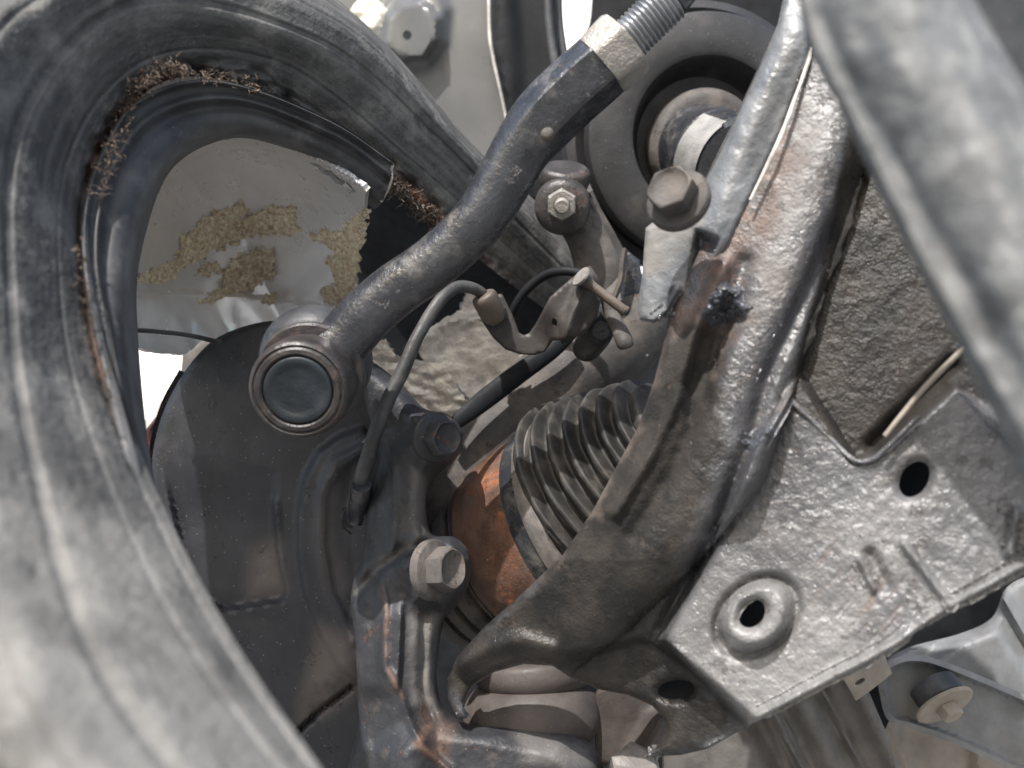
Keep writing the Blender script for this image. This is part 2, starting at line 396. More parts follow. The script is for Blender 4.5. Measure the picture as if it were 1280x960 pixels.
M['brass'] = mat('dusty_brown_plastic', (.12, .095, .075), rough=.5, dust=.3, dustc=(.17, .14, .11), dscale=80, bump=.2, bump2=.1)
M['red'] = mat('dark_red_paint', (.12, .02, .025), rough=.35, dust=.15)
M['disc'] = mat('disc_edge', (.05, .05, .052), rough=.5, dust=.2, bump=.6, bump2=.3)
M['beam'] = mat('crossmember_paint', (.13, .12, .11), rough=.5, var=.3, dust=.4, dscale=30, dustc=(.22, .19, .165), bump=.25, bump2=.15, rust=.05)
M['bluegrey'] = mat('bluegrey_arm', (.19, .195, .2), rough=.42, var=.2, dust=.3, dscale=22, dustc=(.27, .25, .225), bump=.2, bump2=.08)
M['sand'] = mat('dust_covered_plate', (.30, .265, .22), rough=.75, var=.2, dust=.5, dscale=40, dustc=(.36, .31, .25), bump=.4, bump2=.2)
M['fibre'] = mat('tyre_cord', (.085, .06, .045), rough=.8, var=.5, vscale=300, dust=.35, dscale=200, dustc=(.32, .24, .16), bump=.4, bump2=.4)
M['ground'] = mat('ground_concrete', (.30, .295, .285), rough=.9, var=.15, vscale=3, dust=.3, dscale=4, dustc=(.32, .31, .3), bump=.3, bump2=.3, bscale2=20)
M['backdrop'] = mat('backdrop_white', (.8, .8, .78), rough=.8, var=.04, vscale=1, dust=.05, bump=.1, bump2=.1)
M['beige'] = mat('beige_rubber', (.07, .058, .052), rough=.6, var=.3, dust=.4, dscale=40, dustc=(.125, .105, .09), rust=.1, rustc=(.12, .065, .04), bump=.2, bump2=.12, speck=.2)

# ------------------------------------------------------------------ setting
g = link('ground', [(-60, -60, 0), (60, -60, 0), (60, 60, 0), (-60, 60, 0)], [(0, 1, 2, 3)], M['ground'], None, kind='structure')

T = thing('white_backdrop', 'sunlit white wall added behind the gaps so they blow out white', 'backdrop', (640, 400, 900))  # added sunlit white surface, makes the gaps read blown out
V = [(-20, 9, 0), (20, 9, 0), (20, 9, 24), (-20, 9, 24), (-20, 9.3, 0), (20, 9.3, 0), (20, 9.3, 24), (-20, 9.3, 24)]
link('backdrop_face', V, [(0, 1, 2, 3), (7, 6, 5, 4), (3, 2, 6, 7), (0, 3, 7, 4), (1, 5, 6, 2)], M['backdrop'], T)

# inner wheel arch behind everything, gaps show the added white backdrop
T = thing('wheel_arch', 'dark plastic wheel arch liner far behind the suspension, with bright gaps', 'wheel arch', (640, 400, 78))
gaps = [[(140, 400), (240, 405), (262, 440), (235, 500), (205, 560), (150, 560)], [(696, -30), (742, -30), (738, 20), (728, 70), (716, 80), (703, 50)],
        [(755, 275), (812, 288), (812, 345), (785, 335), (760, 300)], [(418, -6), (500, -12), (500, 30), (470, 70), (430, 40)]]
sheet('liner', [(-700, -500), (2000, -500), (2000, 1400), (-700, 1400)], lambda X, Y: 78+0*X, M['liner'], T, holes=gaps, step=60, thick=.3)

# grey inner body panel, upper middle
T = thing('body_panel', 'smooth grey body panel with a pressed square boss and hole, above the tyre', 'panel', (520, 120, 60))
def rel(X, Y):
    r = 1.0*pmask(X, Y, [(482, 22), (500, 2), (528, 0), (548, 22), (548, 48), (530, 72), (503, 76), (478, 58)], 5)
    r += .8*pmask(X, Y, [(470, 0), (490, -30), (540, -30), (560, 10), (556, 52), (535, 84), (500, 90), (465, 62)], 9)
    r += -1.5*sst(0, 60, side(X, Y, (560, 60), (600, 260)))+.4*vn(X, Y, 140, 3, 2)
    return r
sheet('sheet', [(380, -40), (611, -40), (612, 40), (617, 75), (628, 120), (637, 170), (648, 260), (560, 260), (440, 100)], lambda X, Y: 58+0*X, M['panel'], T,
      holes=[ell(509, 44, 5.5, 6)], step=5, relief=rel, thick=.15,
      )
sheet('clip', [(430, 20), (448, 0), (470, -6), (484, 12), (474, 40), (462, 54)], lambda X, Y: 54+0*X, M['clip'], T, step=4, thick=.2, roll=.3, rollw=6,  # bright tab drawn for the white flare on the panel
      relief=lambda X, Y: .35*vn(X, Y, 9, 4, 3), ragged=1)
tube('trim_edge', [(611, -30, 57, 2), (612, 40, 57, 2), (617, 75, 57, 1.8), (628, 125, 57, 1.5), (637, 170, 57, 1.3), (646, 215, 57, 1)], M['edge'], T, n=8, label='thin pale edge')

# dark splash panel to its right
T = thing('splash_panel', 'black splash panel hanging between the grey body panel and the bright gap', 'panel', (660, 80, 56))
sheet('sheet', [(616, -40), (697, -40), (700, 30), (706, 80), (735, 140), (750, 260), (650, 250), (640, 190), (630, 120), (618, 70)], lambda X, Y: 56+0*X, M['liner'], T, step=7, thick=.3,
      relief=lambda X, Y: .5*sst(-10, 10, side(X, Y, (640, -40), (655, 200))), roll=.3, rollw=6)
T = thing('brake_hose', 'shiny black hose running down beside the bright gap at the top', 'hose', (690, 30, 50))
tube('hose', [(684, -40, 50, 5.5), (686, 20, 50, 5.5), (692, 70, 50, 5.5), (700, 110, 50, 5)], M['rim_black'], T, n=14)
tube('hose', [(698, -40, 51, 4.5), (699, 20, 51, 4.5), (704, 60, 51, 4.5), (712, 100, 51, 4.5)], M['rim_black'], T, n=14, label='thinner hose beside it')

# ------------------------------------------------------------------ spring seat
T = thing('spring_seat', 'large round dark metal seat around a stubby shaft, behind the control arm', 'spring seat', (882, 170, 44))
ax = (.08, -.10, 1)
lathe('spring_coil', [(7.5, -3.2), (7.9, -2.9), (8.15, -2.3), (7.9, -1.7), (7.4, -1.5), (6.8, -1.9), (6.8, -2.9)], (884, 165, 44), ax, M['seat'], T, n=96)
lathe('seat_ring', [(4.0, -1.6), (6.9, -1.5), (7.05, -1.1), (7.05, -.25), (6.95, 0), (6.75, .1), (5.6, .25), (4.75, .35), (4.5, .25), (4.35, -.1), (4.1, -1.2), (3.6, -1.9), (3.3, -2.1), (2, -2.2), (.1, -2.2)],
      (886, 172, 44), ax, M['seat'], T, n=96, sharp=30)
lathe('inner_collar', roundprof([(3.2, -2.4), (3.32, -1.0), (3.2, -.3), (2.9, 0), (2.5, .1), (.1, .1)], 30), (886, 180, 44), ax, M['dusty'], T, n=72)
a2 = (.34, -.55, 1)
lathe('shaft', [(2.55, -2), (2.6, .2), (2.65, 1.2), (2.6, 1.25), (2.6, 3.2), (2.3, 3.5), (.1, 3.5)], (880, 192, 44), a2, M['rod'], T, n=64)
# foil label wrapped on the shaft's left side
c = W((880, 192, 44)); a, u, v = frame(cvec(*a2)); V = []; nA = 26
for i in range(2):
    for j in range(6):
        for k in range(nA):
            th = math.radians(32+78*k/(nA-1)); r = (.02645+.00018*i); h = .0145+.0016*j*3-(.002 if k < 3 else 0)
            V.append(tuple(c+a*h+u*(math.cos(th)*r)+v*(math.sin(th)*r)))
q = lambda i, j, k: i*6*nA+j*nA+k
Fc = [(q(1, j, k), q(1, j, k+1), q(1, j+1, k+1), q(1, j+1, k)) for j in range(5) for k in range(nA-1)]+[(q(0, j, k), q(0, j+1, k), q(0, j+1, k+1), q(0, j, k+1)) for j in range(5) for k in range(nA-1)]
link('foil_label', V, Fc, M['label'], T, label='pale silvery label on the shaft')

# ------------------------------------------------------------------ tyre
T = thing('tyre', 'worn dusty grey tyre, out of focus, curving round the left side with frayed bead', 'tyre', (60, 500, 20))
T0 = [(412, 975, 13.5), (290, 795, 15.8), (192, 605, 19), (128, 420, 22), (112, 250, 25), (190, 110, 28), (320, 112, 31), (480, 215, 36.5), (600, 325, 42), (735, 425, 50)]
T1 = [(370, 1000, 12.4), (235, 810, 14), (140, 620, 16.8), (78, 420, 20), (78, 200, 23.5), (180, 70, 27), (350, 75, 31), (515, 200, 37), (625, 300, 43), (738, 398, 50)]
T2 = [(260, 1030, 10.6), (120, 830, 12.2), (50, 620, 14.8), (10, 400, 18), (20, 140, 22), (170, -5, 26), (395, 45, 31.5), (545, 170, 38), (648, 278, 44), (742, 372, 50)]
T3 = [(90, 1060, 10), (-30, 840, 11.8), (-70, 620, 14), (-90, 380, 17), (-60, 50, 21), (180, -70, 27), (424, 18, 33.5), (572, 172, 40), (664, 265, 46), (747, 352, 51)]
T4 = [(0, 1100, 14), (-220, 880, 17), (-230, 620, 19), (-210, 300, 22), (-150, -60, 26), (200, -140, 34), (440, 15, 40), (592, 182, 46), (676, 258, 50), (752, 340, 54)]
def tr(U, V, X, Y):
    r = 0
    for v0, wd, h in ((.07, .02, -.1), (.17, .05, .05), (.235, .012, -.06), (.40, .06, .05), (.47, .008, -.08), (.49, .016, -.14), (.62, .05, .05), (.68, .012, -.09)):
        r = r+h*np.exp(-((V-v0-.012*np.sin(U*9))/wd)**2)
    r = r+.10*(vn(U*900, V*420, 60, 2, 4)-.5)+.15*(vn(U*500, V*160, 50, 12, 2)-.5)+.05*(vn(X, Y, 10, 3, 3)-.5)
    # chewed bead: lumps where the cord is exposed
    near = np.exp(-(V/.10)**2)*(sst(.42, .5, U)*(1-sst(.66, .74, U))+sst(.74, .78, U)*(1-sst(.9, .95, U)))
    r = r+near*(vn(X, Y, 13, 5, 4)-.5)*2.4
    return r
loft('sidewall', [T0, T1, T2, T3, T4], M['tyre'], T, nu=420, nv=150, relief=tr, thick=.7, uvs=(1, 1), sharp=70,
     masks={'rust': lambda U, V, X, Y: np.exp(-(V/.07)**2)*(.9*np.exp(-((U-.50)/.09)**2)+.9*np.exp(-((U-.83)/.05)**2)*1.2+1.0*np.exp(-((U-.33)/.035)**2)),
            'dust': lambda U, V, X, Y: .85*(1-sst(.12, .36, U))})
loft('inner_liner', [[(480, 205, 39), (560, 275, 43), (640, 340, 47), (730, 410, 51)], [(440, 260, 46), (520, 340, 48), (600, 420, 50), (700, 480, 53)], [(400, 420, 50), (480, 480, 51), (560, 540, 52), (660, 600, 55)]],
     M['black'], T, nu=60, nv=30, thick=.3)
# frayed cord ends along the bead
def strands(specs, seed):
    rs = random.Random(seed); out = []
    for (poly, num, spread, ln) in specs:
        Q = cr(poly, 80)
        for s in range(num):
            b = Q[rs.randrange(80)]; x = b[0]+rs.gauss(0, spread); y = b[1]+rs.gauss(0, spread*.7); d = b[2]+rs.uniform(-.6, .3)
            an = rs.uniform(0, 6.28); L_ = ln*rs.uniform(.4, 1.3); k = 6
            pts = []
            for i in range(k):
                pts.append(toworld(x, y, d)); an += rs.uniform(-.7, .7); x += math.cos(an)*L_/k; y += math.sin(an)*L_/k; d -= rs.uniform(-.08, .12)
            pts = np.array(pts); r0 = rs.choice([.00012, .00018, .00025, .0005])*(d/30)
            V = []; Fc = []
            for i in range(k):
                t = pts[min(i+1, k-1)]-pts[max(0, i-1)]; t /= np.linalg.norm(t)+1e-9
                u = np.cross(t, [0.3, .5, .8]); u /= np.linalg.norm(u); v = np.cross(t, u); r = r0*(1-i/k*.7)
                for a in range(4): V.append(pts[i]+u*r*math.cos(a*1.57)+v*r*math.sin(a*1.57))
            for i in range(k-1):
                for a in range(4): Fc.append((i*4+a, i*4+(a+1) % 4, (i+1)*4+(a+1) % 4, (i+1)*4+a))
            out.append((V, Fc))
    return out
merge('frayed_cord', strands([([(150, 165, 25.5), (165, 125, 26.4), (195, 95, 27), (230, 90, 27.6), (290, 100, 28.6), (330, 110, 30)], 260, 6, 11), ([(170, 110, 26), (200, 82, 26.6), (225, 92, 27)], 150, 8, 15),
      ([(120, 250, 24), (130, 210, 24.4), (148, 170, 25)], 60, 5, 16)], 3), M['fibre'], T, kind='stuff')
merge('frayed_cord', strands([([(490, 232, 36), (510, 246, 36.8), (530, 264, 38), (552, 282, 39)], 330, 6, 12)], 9), M['fibre'], T, kind='stuff')
merge('frayed_cord', strands([([(98, 300, 22.4), (105, 360, 21.6), (116, 430, 20.6), (138, 500, 19.6)], 70, 5, 14)], 12), M['fibre'], T, kind='stuff', label='rust-brown cord down the left bead')

# ------------------------------------------------------------------ wheel rim
T = thing('damaged_wheel', 'broken black wheel rim with a pale peeling inner barrel and a torn hole', 'wheel', (300, 250, 36))
C0 = [(190, 705, 18), (172, 610, 18.8), (150, 520, 19.8), (118, 400, 21.6), (105, 300, 23.4), (112, 235, 24.4), (135, 178, 25.4), (165, 132, 26.4), (215, 106, 27.6), (270, 101, 28.6), (330, 116, 29.8), (395, 143, 31.2), (440, 167, 32.4), (492, 204, 34)]
C1 = [(198, 705, 18.6), (178, 610, 19.4), (155, 515, 20.4), (134, 400, 22), (124, 325, 23.6), (130, 255, 24.8), (150, 202, 25.8), (180, 160, 26.8), (222, 135, 28), (275, 126, 29), (327, 134, 30), (397, 162, 31.5), (440, 184, 32.7), (488, 222, 34.2)]
C2 = [(208, 705, 19.6), (187, 605, 20.6), (170, 515, 21.8), (160, 410, 23.4), (160, 340, 24.8), (172, 280, 26), (190, 230, 27), (213, 198, 28), (252, 173, 29.2), (297, 164, 30.2), (346, 174, 31.2), (400, 197, 32.6), (440, 222, 33.8), (478, 252, 35)]
C3 = [(214, 705, 23), (193, 600, 24), (180, 510, 26), (172, 410, 28), (172, 345, 29.4), (184, 285, 31), (200, 237, 32), (220, 206, 33), (255, 183, 34), (297, 174, 35), (342, 184, 36), (395, 207, 37), (432, 232, 38), (468, 262, 38.6)]
loft('rim_flange', [C0, C1, C2, C3], M['rim_black'], T, nu=300, nv=110, thick=.12,
     relief=lambda U, V, X, Y: .25*np.exp(-((V-.30)/.07)**2)-.12*np.exp(-((V-.40)/.06)**2)+.3*np.exp(-((V-.02)/.05)**2)+.05*np.exp(-((V-.62)/.08)**2)+.05*(vn(X, Y, 40, 6)-.5)+.5*(vn(X, Y, 9, 8)-.5)*sst(.975, .995, U),
     masks={'dust': lambda U, V, X, Y: .5*sst(.55, .65, V)})
tube('rim_crack_edge', [(491, 205, 34.0, 1.6), (489, 214, 34.1, 2.2), (489, 226, 34.3, 1.8), (483, 240, 34.7, 2.0), (477, 252, 35.0, 1.6)], M['torn'], T, n=8, segs=30, wob=.4, label='bright torn end of the black lip')
c2p = [p[:2] for p in C2]
def bd(X, Y): return 33.0+.0*X+13*(1-np.exp(-pdist(X, Y, c2p)/95.0))-.004*(X-300)
def brel(X, Y):
    r = .12*(vn(X, Y, 120, 2, 2)-.5)*4
    r += 1.3*sst(-6, 8, side(X, Y, (300, 366), (160, 366)))*0
    r += .7*sst(-3, 3, Y-(366+.0006*(X-230)**2))
    for xx in (205, 262, 335): r += .35*np.exp(-(((X-xx)-(Y-420)*.55)/22)**2)*sst(355, 420, Y)
    r += .015*(vn(X, Y, 7, 8, 2)-.5)
    return r
barrel_out = [(158, 300), (172, 250), (205, 190), (250, 160), (300, 152), (345, 165), (400, 190), (443, 218), (458, 240), (455, 262), (448, 282), (444, 310), (441, 335), (446, 352), (442, 372), (430, 385), (420, 400),
              (360, 440), (300, 440), (262, 420), (230, 443), (200, 441), (165, 434), (150, 420)]
flakes = [[(170, 352), (190, 335), (215, 330), (228, 300), (262, 270), (300, 252), (310, 262), (300, 275), (325, 262), (368, 258), (372, 290), (352, 296), (330, 290), (300, 300), (268, 312), (245, 330), (225, 338), (222, 350), (200, 352)],
          [(248, 378), (275, 360), (290, 330), (305, 316), (338, 310), (345, 325), (342, 345), (318, 362), (290, 365), (268, 380)], [(246, 340), (262, 330), (276, 328), (275, 338), (255, 345)],
          [(388, 296), (404, 286), (428, 292), (442, 270), (458, 262), (440, 380), (425, 390), (402, 372), (396, 364), (420, 350), (410, 330), (418, 312), (395, 302)], [(328, 372), (340, 366), (346, 372), (334, 378)]]
sheet('barrel', barrel_out, bd, M['barrel'], T, holes=[[(384, 202), (397, 205), (405, 211), (414, 214), (424, 223), (436, 229), (445, 240), (437, 243), (428, 232), (418, 229), (411, 220), (402, 217), (396, 209)]], step=4, relief=brel, thick=.25, ragged=1.2,
      masks={'dust': lambda X, Y: .12*pmask(X, Y, [(165, 200), (300, 160), (450, 230), (440, 280), (330, 300), (200, 260)], 50)})  # top darkened in the colour so the lower barrel reads as lit
fj = random.Random(2)
def flk(X, Y): return brel(X, Y)+.06+.34*vn(X, Y, 3.6, 3, 2)
for i, f in enumerate(flakes):
    sheet('flaking_patch', [(x+fj.uniform(-3.2, 3.2), y+fj.uniform(-2.6, 2.6)) for x, y in dens(f, 7)], bd, M['flake'], T, step=1.9, relief=flk, thick=.18, ragged=2.4, seed=i, roll=.2, rollw=3, label='crusty tan patch of peeling coating' if i == 0 else None)
fr = random.Random(8); parts = []
for i in range(1300):                                       # loose curled chips standing on the patches
    f = flakes[fr.choices(range(5), weights=[8, 4, .6, 5, .3])[0]]; xs = [p[0] for p in f]; ys = [p[1] for p in f]
    x, y = fr.uniform(min(xs)-2, max(xs)+2), fr.uniform(min(ys)-2, max(ys)+2)
    if not inside(np.array([x]), np.array([y]), f)[0]: continue
    d = float((bd(np.array([x]), np.array([y]))-flk(np.array([x]), np.array([y])))[0])-.05; s = fr.uniform(1.2, 3.2); an = fr.uniform(0, 6.28)
    q = [(x+s*math.cos(an+k*2.1)*fr.uniform(.6, 1.2), y+s*math.sin(an+k*2.1)*fr.uniform(.5, 1), d-fr.uniform(0, .13)) for k in range(3)]
    V = [toworld(*p) for p in q]+[toworld(p[0], p[1], p[2]+.1) for p in q]
    parts.append((V, [(0, 1, 2), (5, 4, 3), (0, 3, 4, 1), (1, 4, 5, 2), (2, 5, 3, 0)]))
merge('loose_flake', parts, M['flake'], T, kind='stuff')
sheet('barrel_fragment', [(522, 432), (530, 415), (556, 398), (577, 387), (584, 364), (601, 366), (604, 385), (625, 412), (662, 440), (690, 445), (640, 480), (605, 505), (590, 500), (565, 478), (545, 458), (527, 448)], lambda X, Y: 44+(X-560)*.01, M['torn'], T,
      step=4, thick=.4, ragged=1.6, relief=lambda X, Y: .5*vn(X, Y, 60, 2, 3)+.12*(vn(X, Y*2.2, 14, 7, 3)-.5)+.6*ridge(X, Y, [(525, 430), (560, 402), (600, 400)], 7, 1)*vn(X, Y, 6, 1),
      label='torn silver remnant of the barrel')
sheet('barrel_fragment', [(448, 440), (464, 428), (482, 424), (496, 446), (520, 450), (548, 455), (566, 474), (585, 505), (590, 540), (560, 540), (505, 490), (470, 460)], lambda X, Y: 43+0*X, M['torn'], T, step=3.5, thick=.4, ragged=1.8,
      relief=lambda X, Y: .35*(vn(X+Y*.5, Y*2-X*.6, 14, 3, 3)-.5)+.2)

# thin cable behind the rim, caliper glimpse, disc edge
sheet('spoke', [(229, 432), (262, 412), (300, 420), (290, 470), (232, 520), (214, 500), (226, 470)], lambda X, Y: 46+0*X, M['beam'], T, step=6, thick=1.2, roll=.6, rollw=12)
T = thing('wheel_speed_cable', 'thin black cable crossing the bright inside of the wheel', 'cable', (215, 420, 31))
tube('cable', [(150, 412, 29, 3), (190, 414, 31, 3), (235, 419, 33, 3), (275, 428, 35, 3.2)], M['cable'], T, n=10)
T = thing('brake_caliper', 'dark red brake caliper edge glimpsed left of the dust shield', 'caliper', (190, 545, 45))
sheet('housing', [(178, 536), (206, 504), (240, 500), (225, 560), (190, 600), (182, 560)], lambda X, Y: 44+0*X, M['red'], T, step=5, thick=1, roll=.5, rollw=8)
sheet('pad_edge', [(174, 532), (202, 500), (207, 505), (180, 540)], lambda X, Y: 43.5+0*X, M['edge'], T, step=4, thick=.3)
T = thing('brake_disc', 'black ribbed brake disc edge at the left rim of the dust shield', 'brake disc', (190, 580, 39.5))
loft('disc_rim', [[(224, 462, 39), (203, 500, 39), (189, 545, 39), (184, 595, 39), (190, 650, 39)], [(232, 466, 40.8), (211, 506, 40.8), (199, 548, 40.8), (194, 595, 40.8), (200, 650, 40.8)]], M['disc'], T, nu=420, nv=8, thick=.6, linear=True,
     relief=lambda U, V, X, Y: .07*np.sin(U*330))

# ------------------------------------------------------------------ dust shield
T = thing('dust_shield', 'black pressed steel brake dust shield behind the tie rod end', 'dust shield', (330, 650, 37))
hub = [(452, 535), (425, 545), (398, 565), (380, 598), (372, 640), (372, 690), (380, 740), (398, 790), (425, 835), (455, 860), (520, 800), (520, 600)]
def srel(X, Y):
    r = .45*pmask(X, Y, hub, 6)
    r += ridge(X, Y, [(455, 560), (420, 580), (402, 620), (400, 680), (410, 740), (440, 800)], 9, .35)
    r -= ridge(X, Y, [(440, 590), (428, 640), (430, 700), (445, 750)], 9, .2)
    rec = [(200, 560), (345, 590), (343, 640), (350, 700), (359, 738), (352, 750), (280, 762), (240, 740)]
    r -= .55*pmask(X, Y, rec, 5)*sst(560, 660, Y)
    r += ridge(X, Y, [(343, 625), (348, 690), (358, 738)], 4, .22)
    r -= ridge(X, Y, [(372, 915), (400, 888), (440, 858)], 3, .5)
    r += .25*sst(0, 30, side(X, Y, (440, 858), (370, 916)))
    r += .12*(vn(X, Y, 110, 4, 2)-.5)
    return r
hole = [(425, 645), (430, 634), (442, 636), (455, 648), (452, 660), (444, 666), (438, 668), (429, 660)]
sheet('shield_plate', smooth([(330, 402), (275, 420), (240, 452), (212, 497), (195, 545), (190, 600), (205, 680), (240, 780), (300, 900), (360, 1010), (520, 1010), (520, 760), (520, 560), (470, 470), (420, 420), (370, 405)]),
      plane3((250, 500, 38), (450, 500, 36.5), (400, 900, 35)), M['shield'], T, holes=[hole], step=4, relief=srel, thick=.15, roll=.35, rollw=10,
      masks={'pale': lambda X, Y: .75*pmask(X, Y, [(318, 690), (345, 680), (355, 735), (310, 745)], 22)+.7*pmask(X, Y, [(400, 780), (440, 800), (440, 865), (400, 900), (370, 905)], 18)+.3*np.exp(-(pdist(X, Y, [(420, 590), (405, 660), (420, 730)])/14)**2)})

# ------------------------------------------------------------------ strut tube (dusty) and stabiliser link, bracket
T = thing('strut_tube', 'dust-caked brown steel strut tube rising diagonally above the drive joint', 'strut', (650, 520, 41))
tube('tube', [(505, 655, 40.5, 52), (580, 585, 41, 56), (640, 530, 41.5, 57), (700, 480, 42, 58), (760, 430, 42.5, 60), (800, 380, 43, 58)], M['dusty'], T, n=40, segs=60, flat=.85)
tube('seam_lip', [(560, 536, 38, 8), (600, 504, 38.4, 13), (650, 466, 38.8, 13), (690, 438, 39, 11), (715, 416, 39.2, 8)], M['liner'], T, n=14, segs=40, flat=.5, label='dark upper seam lip')
T = thing('stabiliser_link', 'rusty stabiliser link joint with a shiny nut, below the tie rod', 'stabiliser link', (704, 240, 40))
lathe('link_boot', roundprof([(1.0, -1.5), (1.25, -.9), (1.2, -.2), (1.35, .3), (1.3, .8), (1.1, 1.0)], 36), (705, 232, 41), (.05, .8, .55), M['housing'], T)
lathe('housing', roundprof([(1.2, -1.2), (1.45, -.6), (1.45, .1), (1.2, .5), (.5, .7), (.05, .7)], 36), (703, 258, 40), (-.1, -.25, 1), M['housing'], T)
lathe('nut', [(.78, -.3, 1), (.8, .45, 1), (.68, .62, .4), (.42, .62), (.40, .5), (.38, 1.1), (.3, 1.2), (.05, 1.2)], (702, 255, 39), (-.05, -.35, 1), M['nut'], T, n=48)
tube('link_bar', [(712, 262, 42, 24), (735, 300, 42, 26), (750, 345, 42, 30), (765, 400, 42.5, 34)], M['dusty'], T, n=24, flat=.5)
T = thing('strut_clamp', 'dark brown strut clamp plate between the spring seat and the cable bracket', 'clamp', (760, 330, 41))
sheet('clamp_plate', [(735, 225), (752, 262), (768, 290), (780, 312), (800, 330), (812, 400), (800, 440), (740, 420), (722, 350), (728, 290)], lambda X, Y: 42.5+0*X, M['dusty'], T, step=6, thick=.8, roll=.6, rollw=12,
      relief=lambda X, Y: .8*ridge(X, Y, [(735, 240), (762, 330), (760, 420)], 14, 1))
tube('clamp_strap', [(781, 311, 40, 3.5), (778, 330, 40, 4), (776, 350, 40, 4), (768, 372, 40.2, 4), (760, 392, 40.5, 4)], M['dusty'], T, n=4, segs=24, flat=2.2, sharp=30)
sheet('clamp_wing', [(784, 313), (800, 325), (806, 400), (795, 430), (770, 400), (776, 352)], lambda X, Y: 40.8+0*X, M['rod'], T, step=4, thick=.2, roll=.2, rollw=5)

T = thing('cable_bracket', 'bent V-shaped sheet bracket holding the sensor cable above the drive joint', 'bracket', (680, 400, 37))
bo = [(597, 392), (612, 374), (627, 366), (633, 378), (640, 392), (649, 416), (655, 419), (661, 417), (670, 404), (687, 372), (700, 360), (714, 348), (724, 340), (738, 332), (748, 347), (752, 372), (746, 398), (733, 414), (715, 424), (691, 426), (681, 440), (668, 444), (650, 443), (632, 437), (616, 422), (604, 404)]
sheet('bracket_plate', bo, lambda X, Y: 37.2-.0*X, M['bracket'], T, holes=[ell(693, 403, 3.4, 5.4, -15)], step=3, thick=.22, roll=.12, rollw=4,
      relief=lambda X, Y: 1.0*sst(-6, 6, side(X, Y, (676, 400), (690, 450)))*0+.9*sst(0, 45, -side(X, Y, (661, 417), (681, 440)))+.7*sst(0, 30, -side(X, Y, (649, 416), (616, 440)))*0+.5*np.exp(-(pdist(X, Y, [(735, 350), (715, 395), (705, 425)])/9)**2),
      masks={'dust': lambda X, Y: .15+0*X})
tube('hollow_pin', [(727, 346, 35.8, 8.5), (735, 353, 35.8, 8), (742, 359, 35.7, 6.4), (775, 384, 35.5, 6.4), (782, 389, 35.5, 7)], M['brass'], T, n=24, segs=40)
tube('pin_bore', [(781, 388.5, 35.4, 4), (784.5, 391, 35.35, 4)], M['black'], T, n=14, segs=4, label='dark open end of the pin')
lathe('pin_washer', [(.5, -.05), (.52, 0), (.5, .08), (.05, .08)], (727, 346, 35.5), (-.75, .55, .4), M['nut'], T, n=28)
tube('hook_rod', [(758, 372, 37, 8), (764, 392, 36.8, 9), (774, 412, 36.4, 10), (781, 428, 36, 11), (783, 434, 36, 9)], M['dusty'], T, n=20, segs=30)
sheet('pill_tab', smooth([(735, 378), (755, 385), (768, 405), (764, 425), (748, 445), (735, 452), (722, 448), (716, 436), (722, 415)]), lambda X, Y: 37.6+0*X, M['bracket'], T, step=4, thick=.4, roll=.25, rollw=8)
lathe('tab_bolt', [(.62, -.2), (.64, 0), (.52, .04, 1), (.52, .34, 1), (.4, .42, .3), (.05, .42)], (751, 414, 37.2), (-.1, -.1, 1), M['knuckle'], T, n=36)
sheet('clamp_fold', [(702, 392), (716, 372), (726, 380), (722, 400), (714, 425), (702, 430), (697, 418)], lambda X, Y: 36.7+0*X, M['bracket'], T, step=3, thick=.2, roll=.25, rollw=5, relief=lambda X, Y: .35*ridge(X, Y, [(716, 378), (704, 425)], 5, 1))

# CV joint
T = thing('drive_joint', 'rusty brown drive shaft joint with a ribbed rubber boot behind the control arm', 'drive joint', (650, 660, 40))
ca = (.72, .46, .46); cc = (640, 686, 41)
lathe('seal_ring', [(3.2, -3.4), (4.55, -3.3), (4.6, -3.2), (4.6, -2.6), (4.3, -2.5), (4.25, -2.3), (4.7, -2.2), (4.75, -1.6), (4.35, -1.5), (4.3, -1.3), (4.75, -1.2), (4.8, -.55), (4.4, -.45), (4.4, -.1), (4.8, 0), (4, .1)], cc, ca, M['dusty'], T, n=120, label='stacked dusty seal rings')
lathe('joint_cup', roundprof([(3.8, -.1), (4.5, 0), (4.78, .2), (4.95, .8), (5.05, 1.6), (5.05, 3.4), (5.0, 3.8)], 50)+[(5.0, 3.85), (4.5, 3.9)], cc, ca, M['rust'], T, n=120)
lathe('joint_collar', [(4.6, 3.7), (5.08, 3.75), (5.14, 3.9), (5.14, 4.6), (5.0, 4.7), (4.4, 4.75)], cc, ca, M['rod'], T, n=120)
lathe('clamp_band', [(4.9, 4.65), (5.28, 4.7), (5.3, 4.75), (5.34, 5.5), (5.3, 5.56), (4.7, 5.6)], cc, ca, M['band'], T, n=120)
c2 = W(cc)+cvec(*ca).normalized()*.052+cvec(.15, .5, .1)*.01; ca2 = (.57, .62, .54)
pr = [(4.6, .2), (5.0, .35), (5.2, .6)]
rr, hh = 5.4, 1.0
for i in range(7):
    pr += [(rr-.08, hh-.16), (rr, hh), (rr-.08, hh+.13), (rr-.65, hh+.08), (rr-.8, hh+.16), (rr-.72, hh+.28)]
    rr -= .36; hh += .76
pr += [(rr-.4, hh), (1.3, hh+.4), (1.25, hh+1.8), (1.2, hh+2)]
lathe('ribbed_boot', roundprof(pr, 300), c2, ca2, M['boot'], T, n=140, sharp=60, noise=.035)
lathe('drive_shaft', [(1.2, 10), (1.2, 20)], cc, ca, M['rod'], T, n=30)

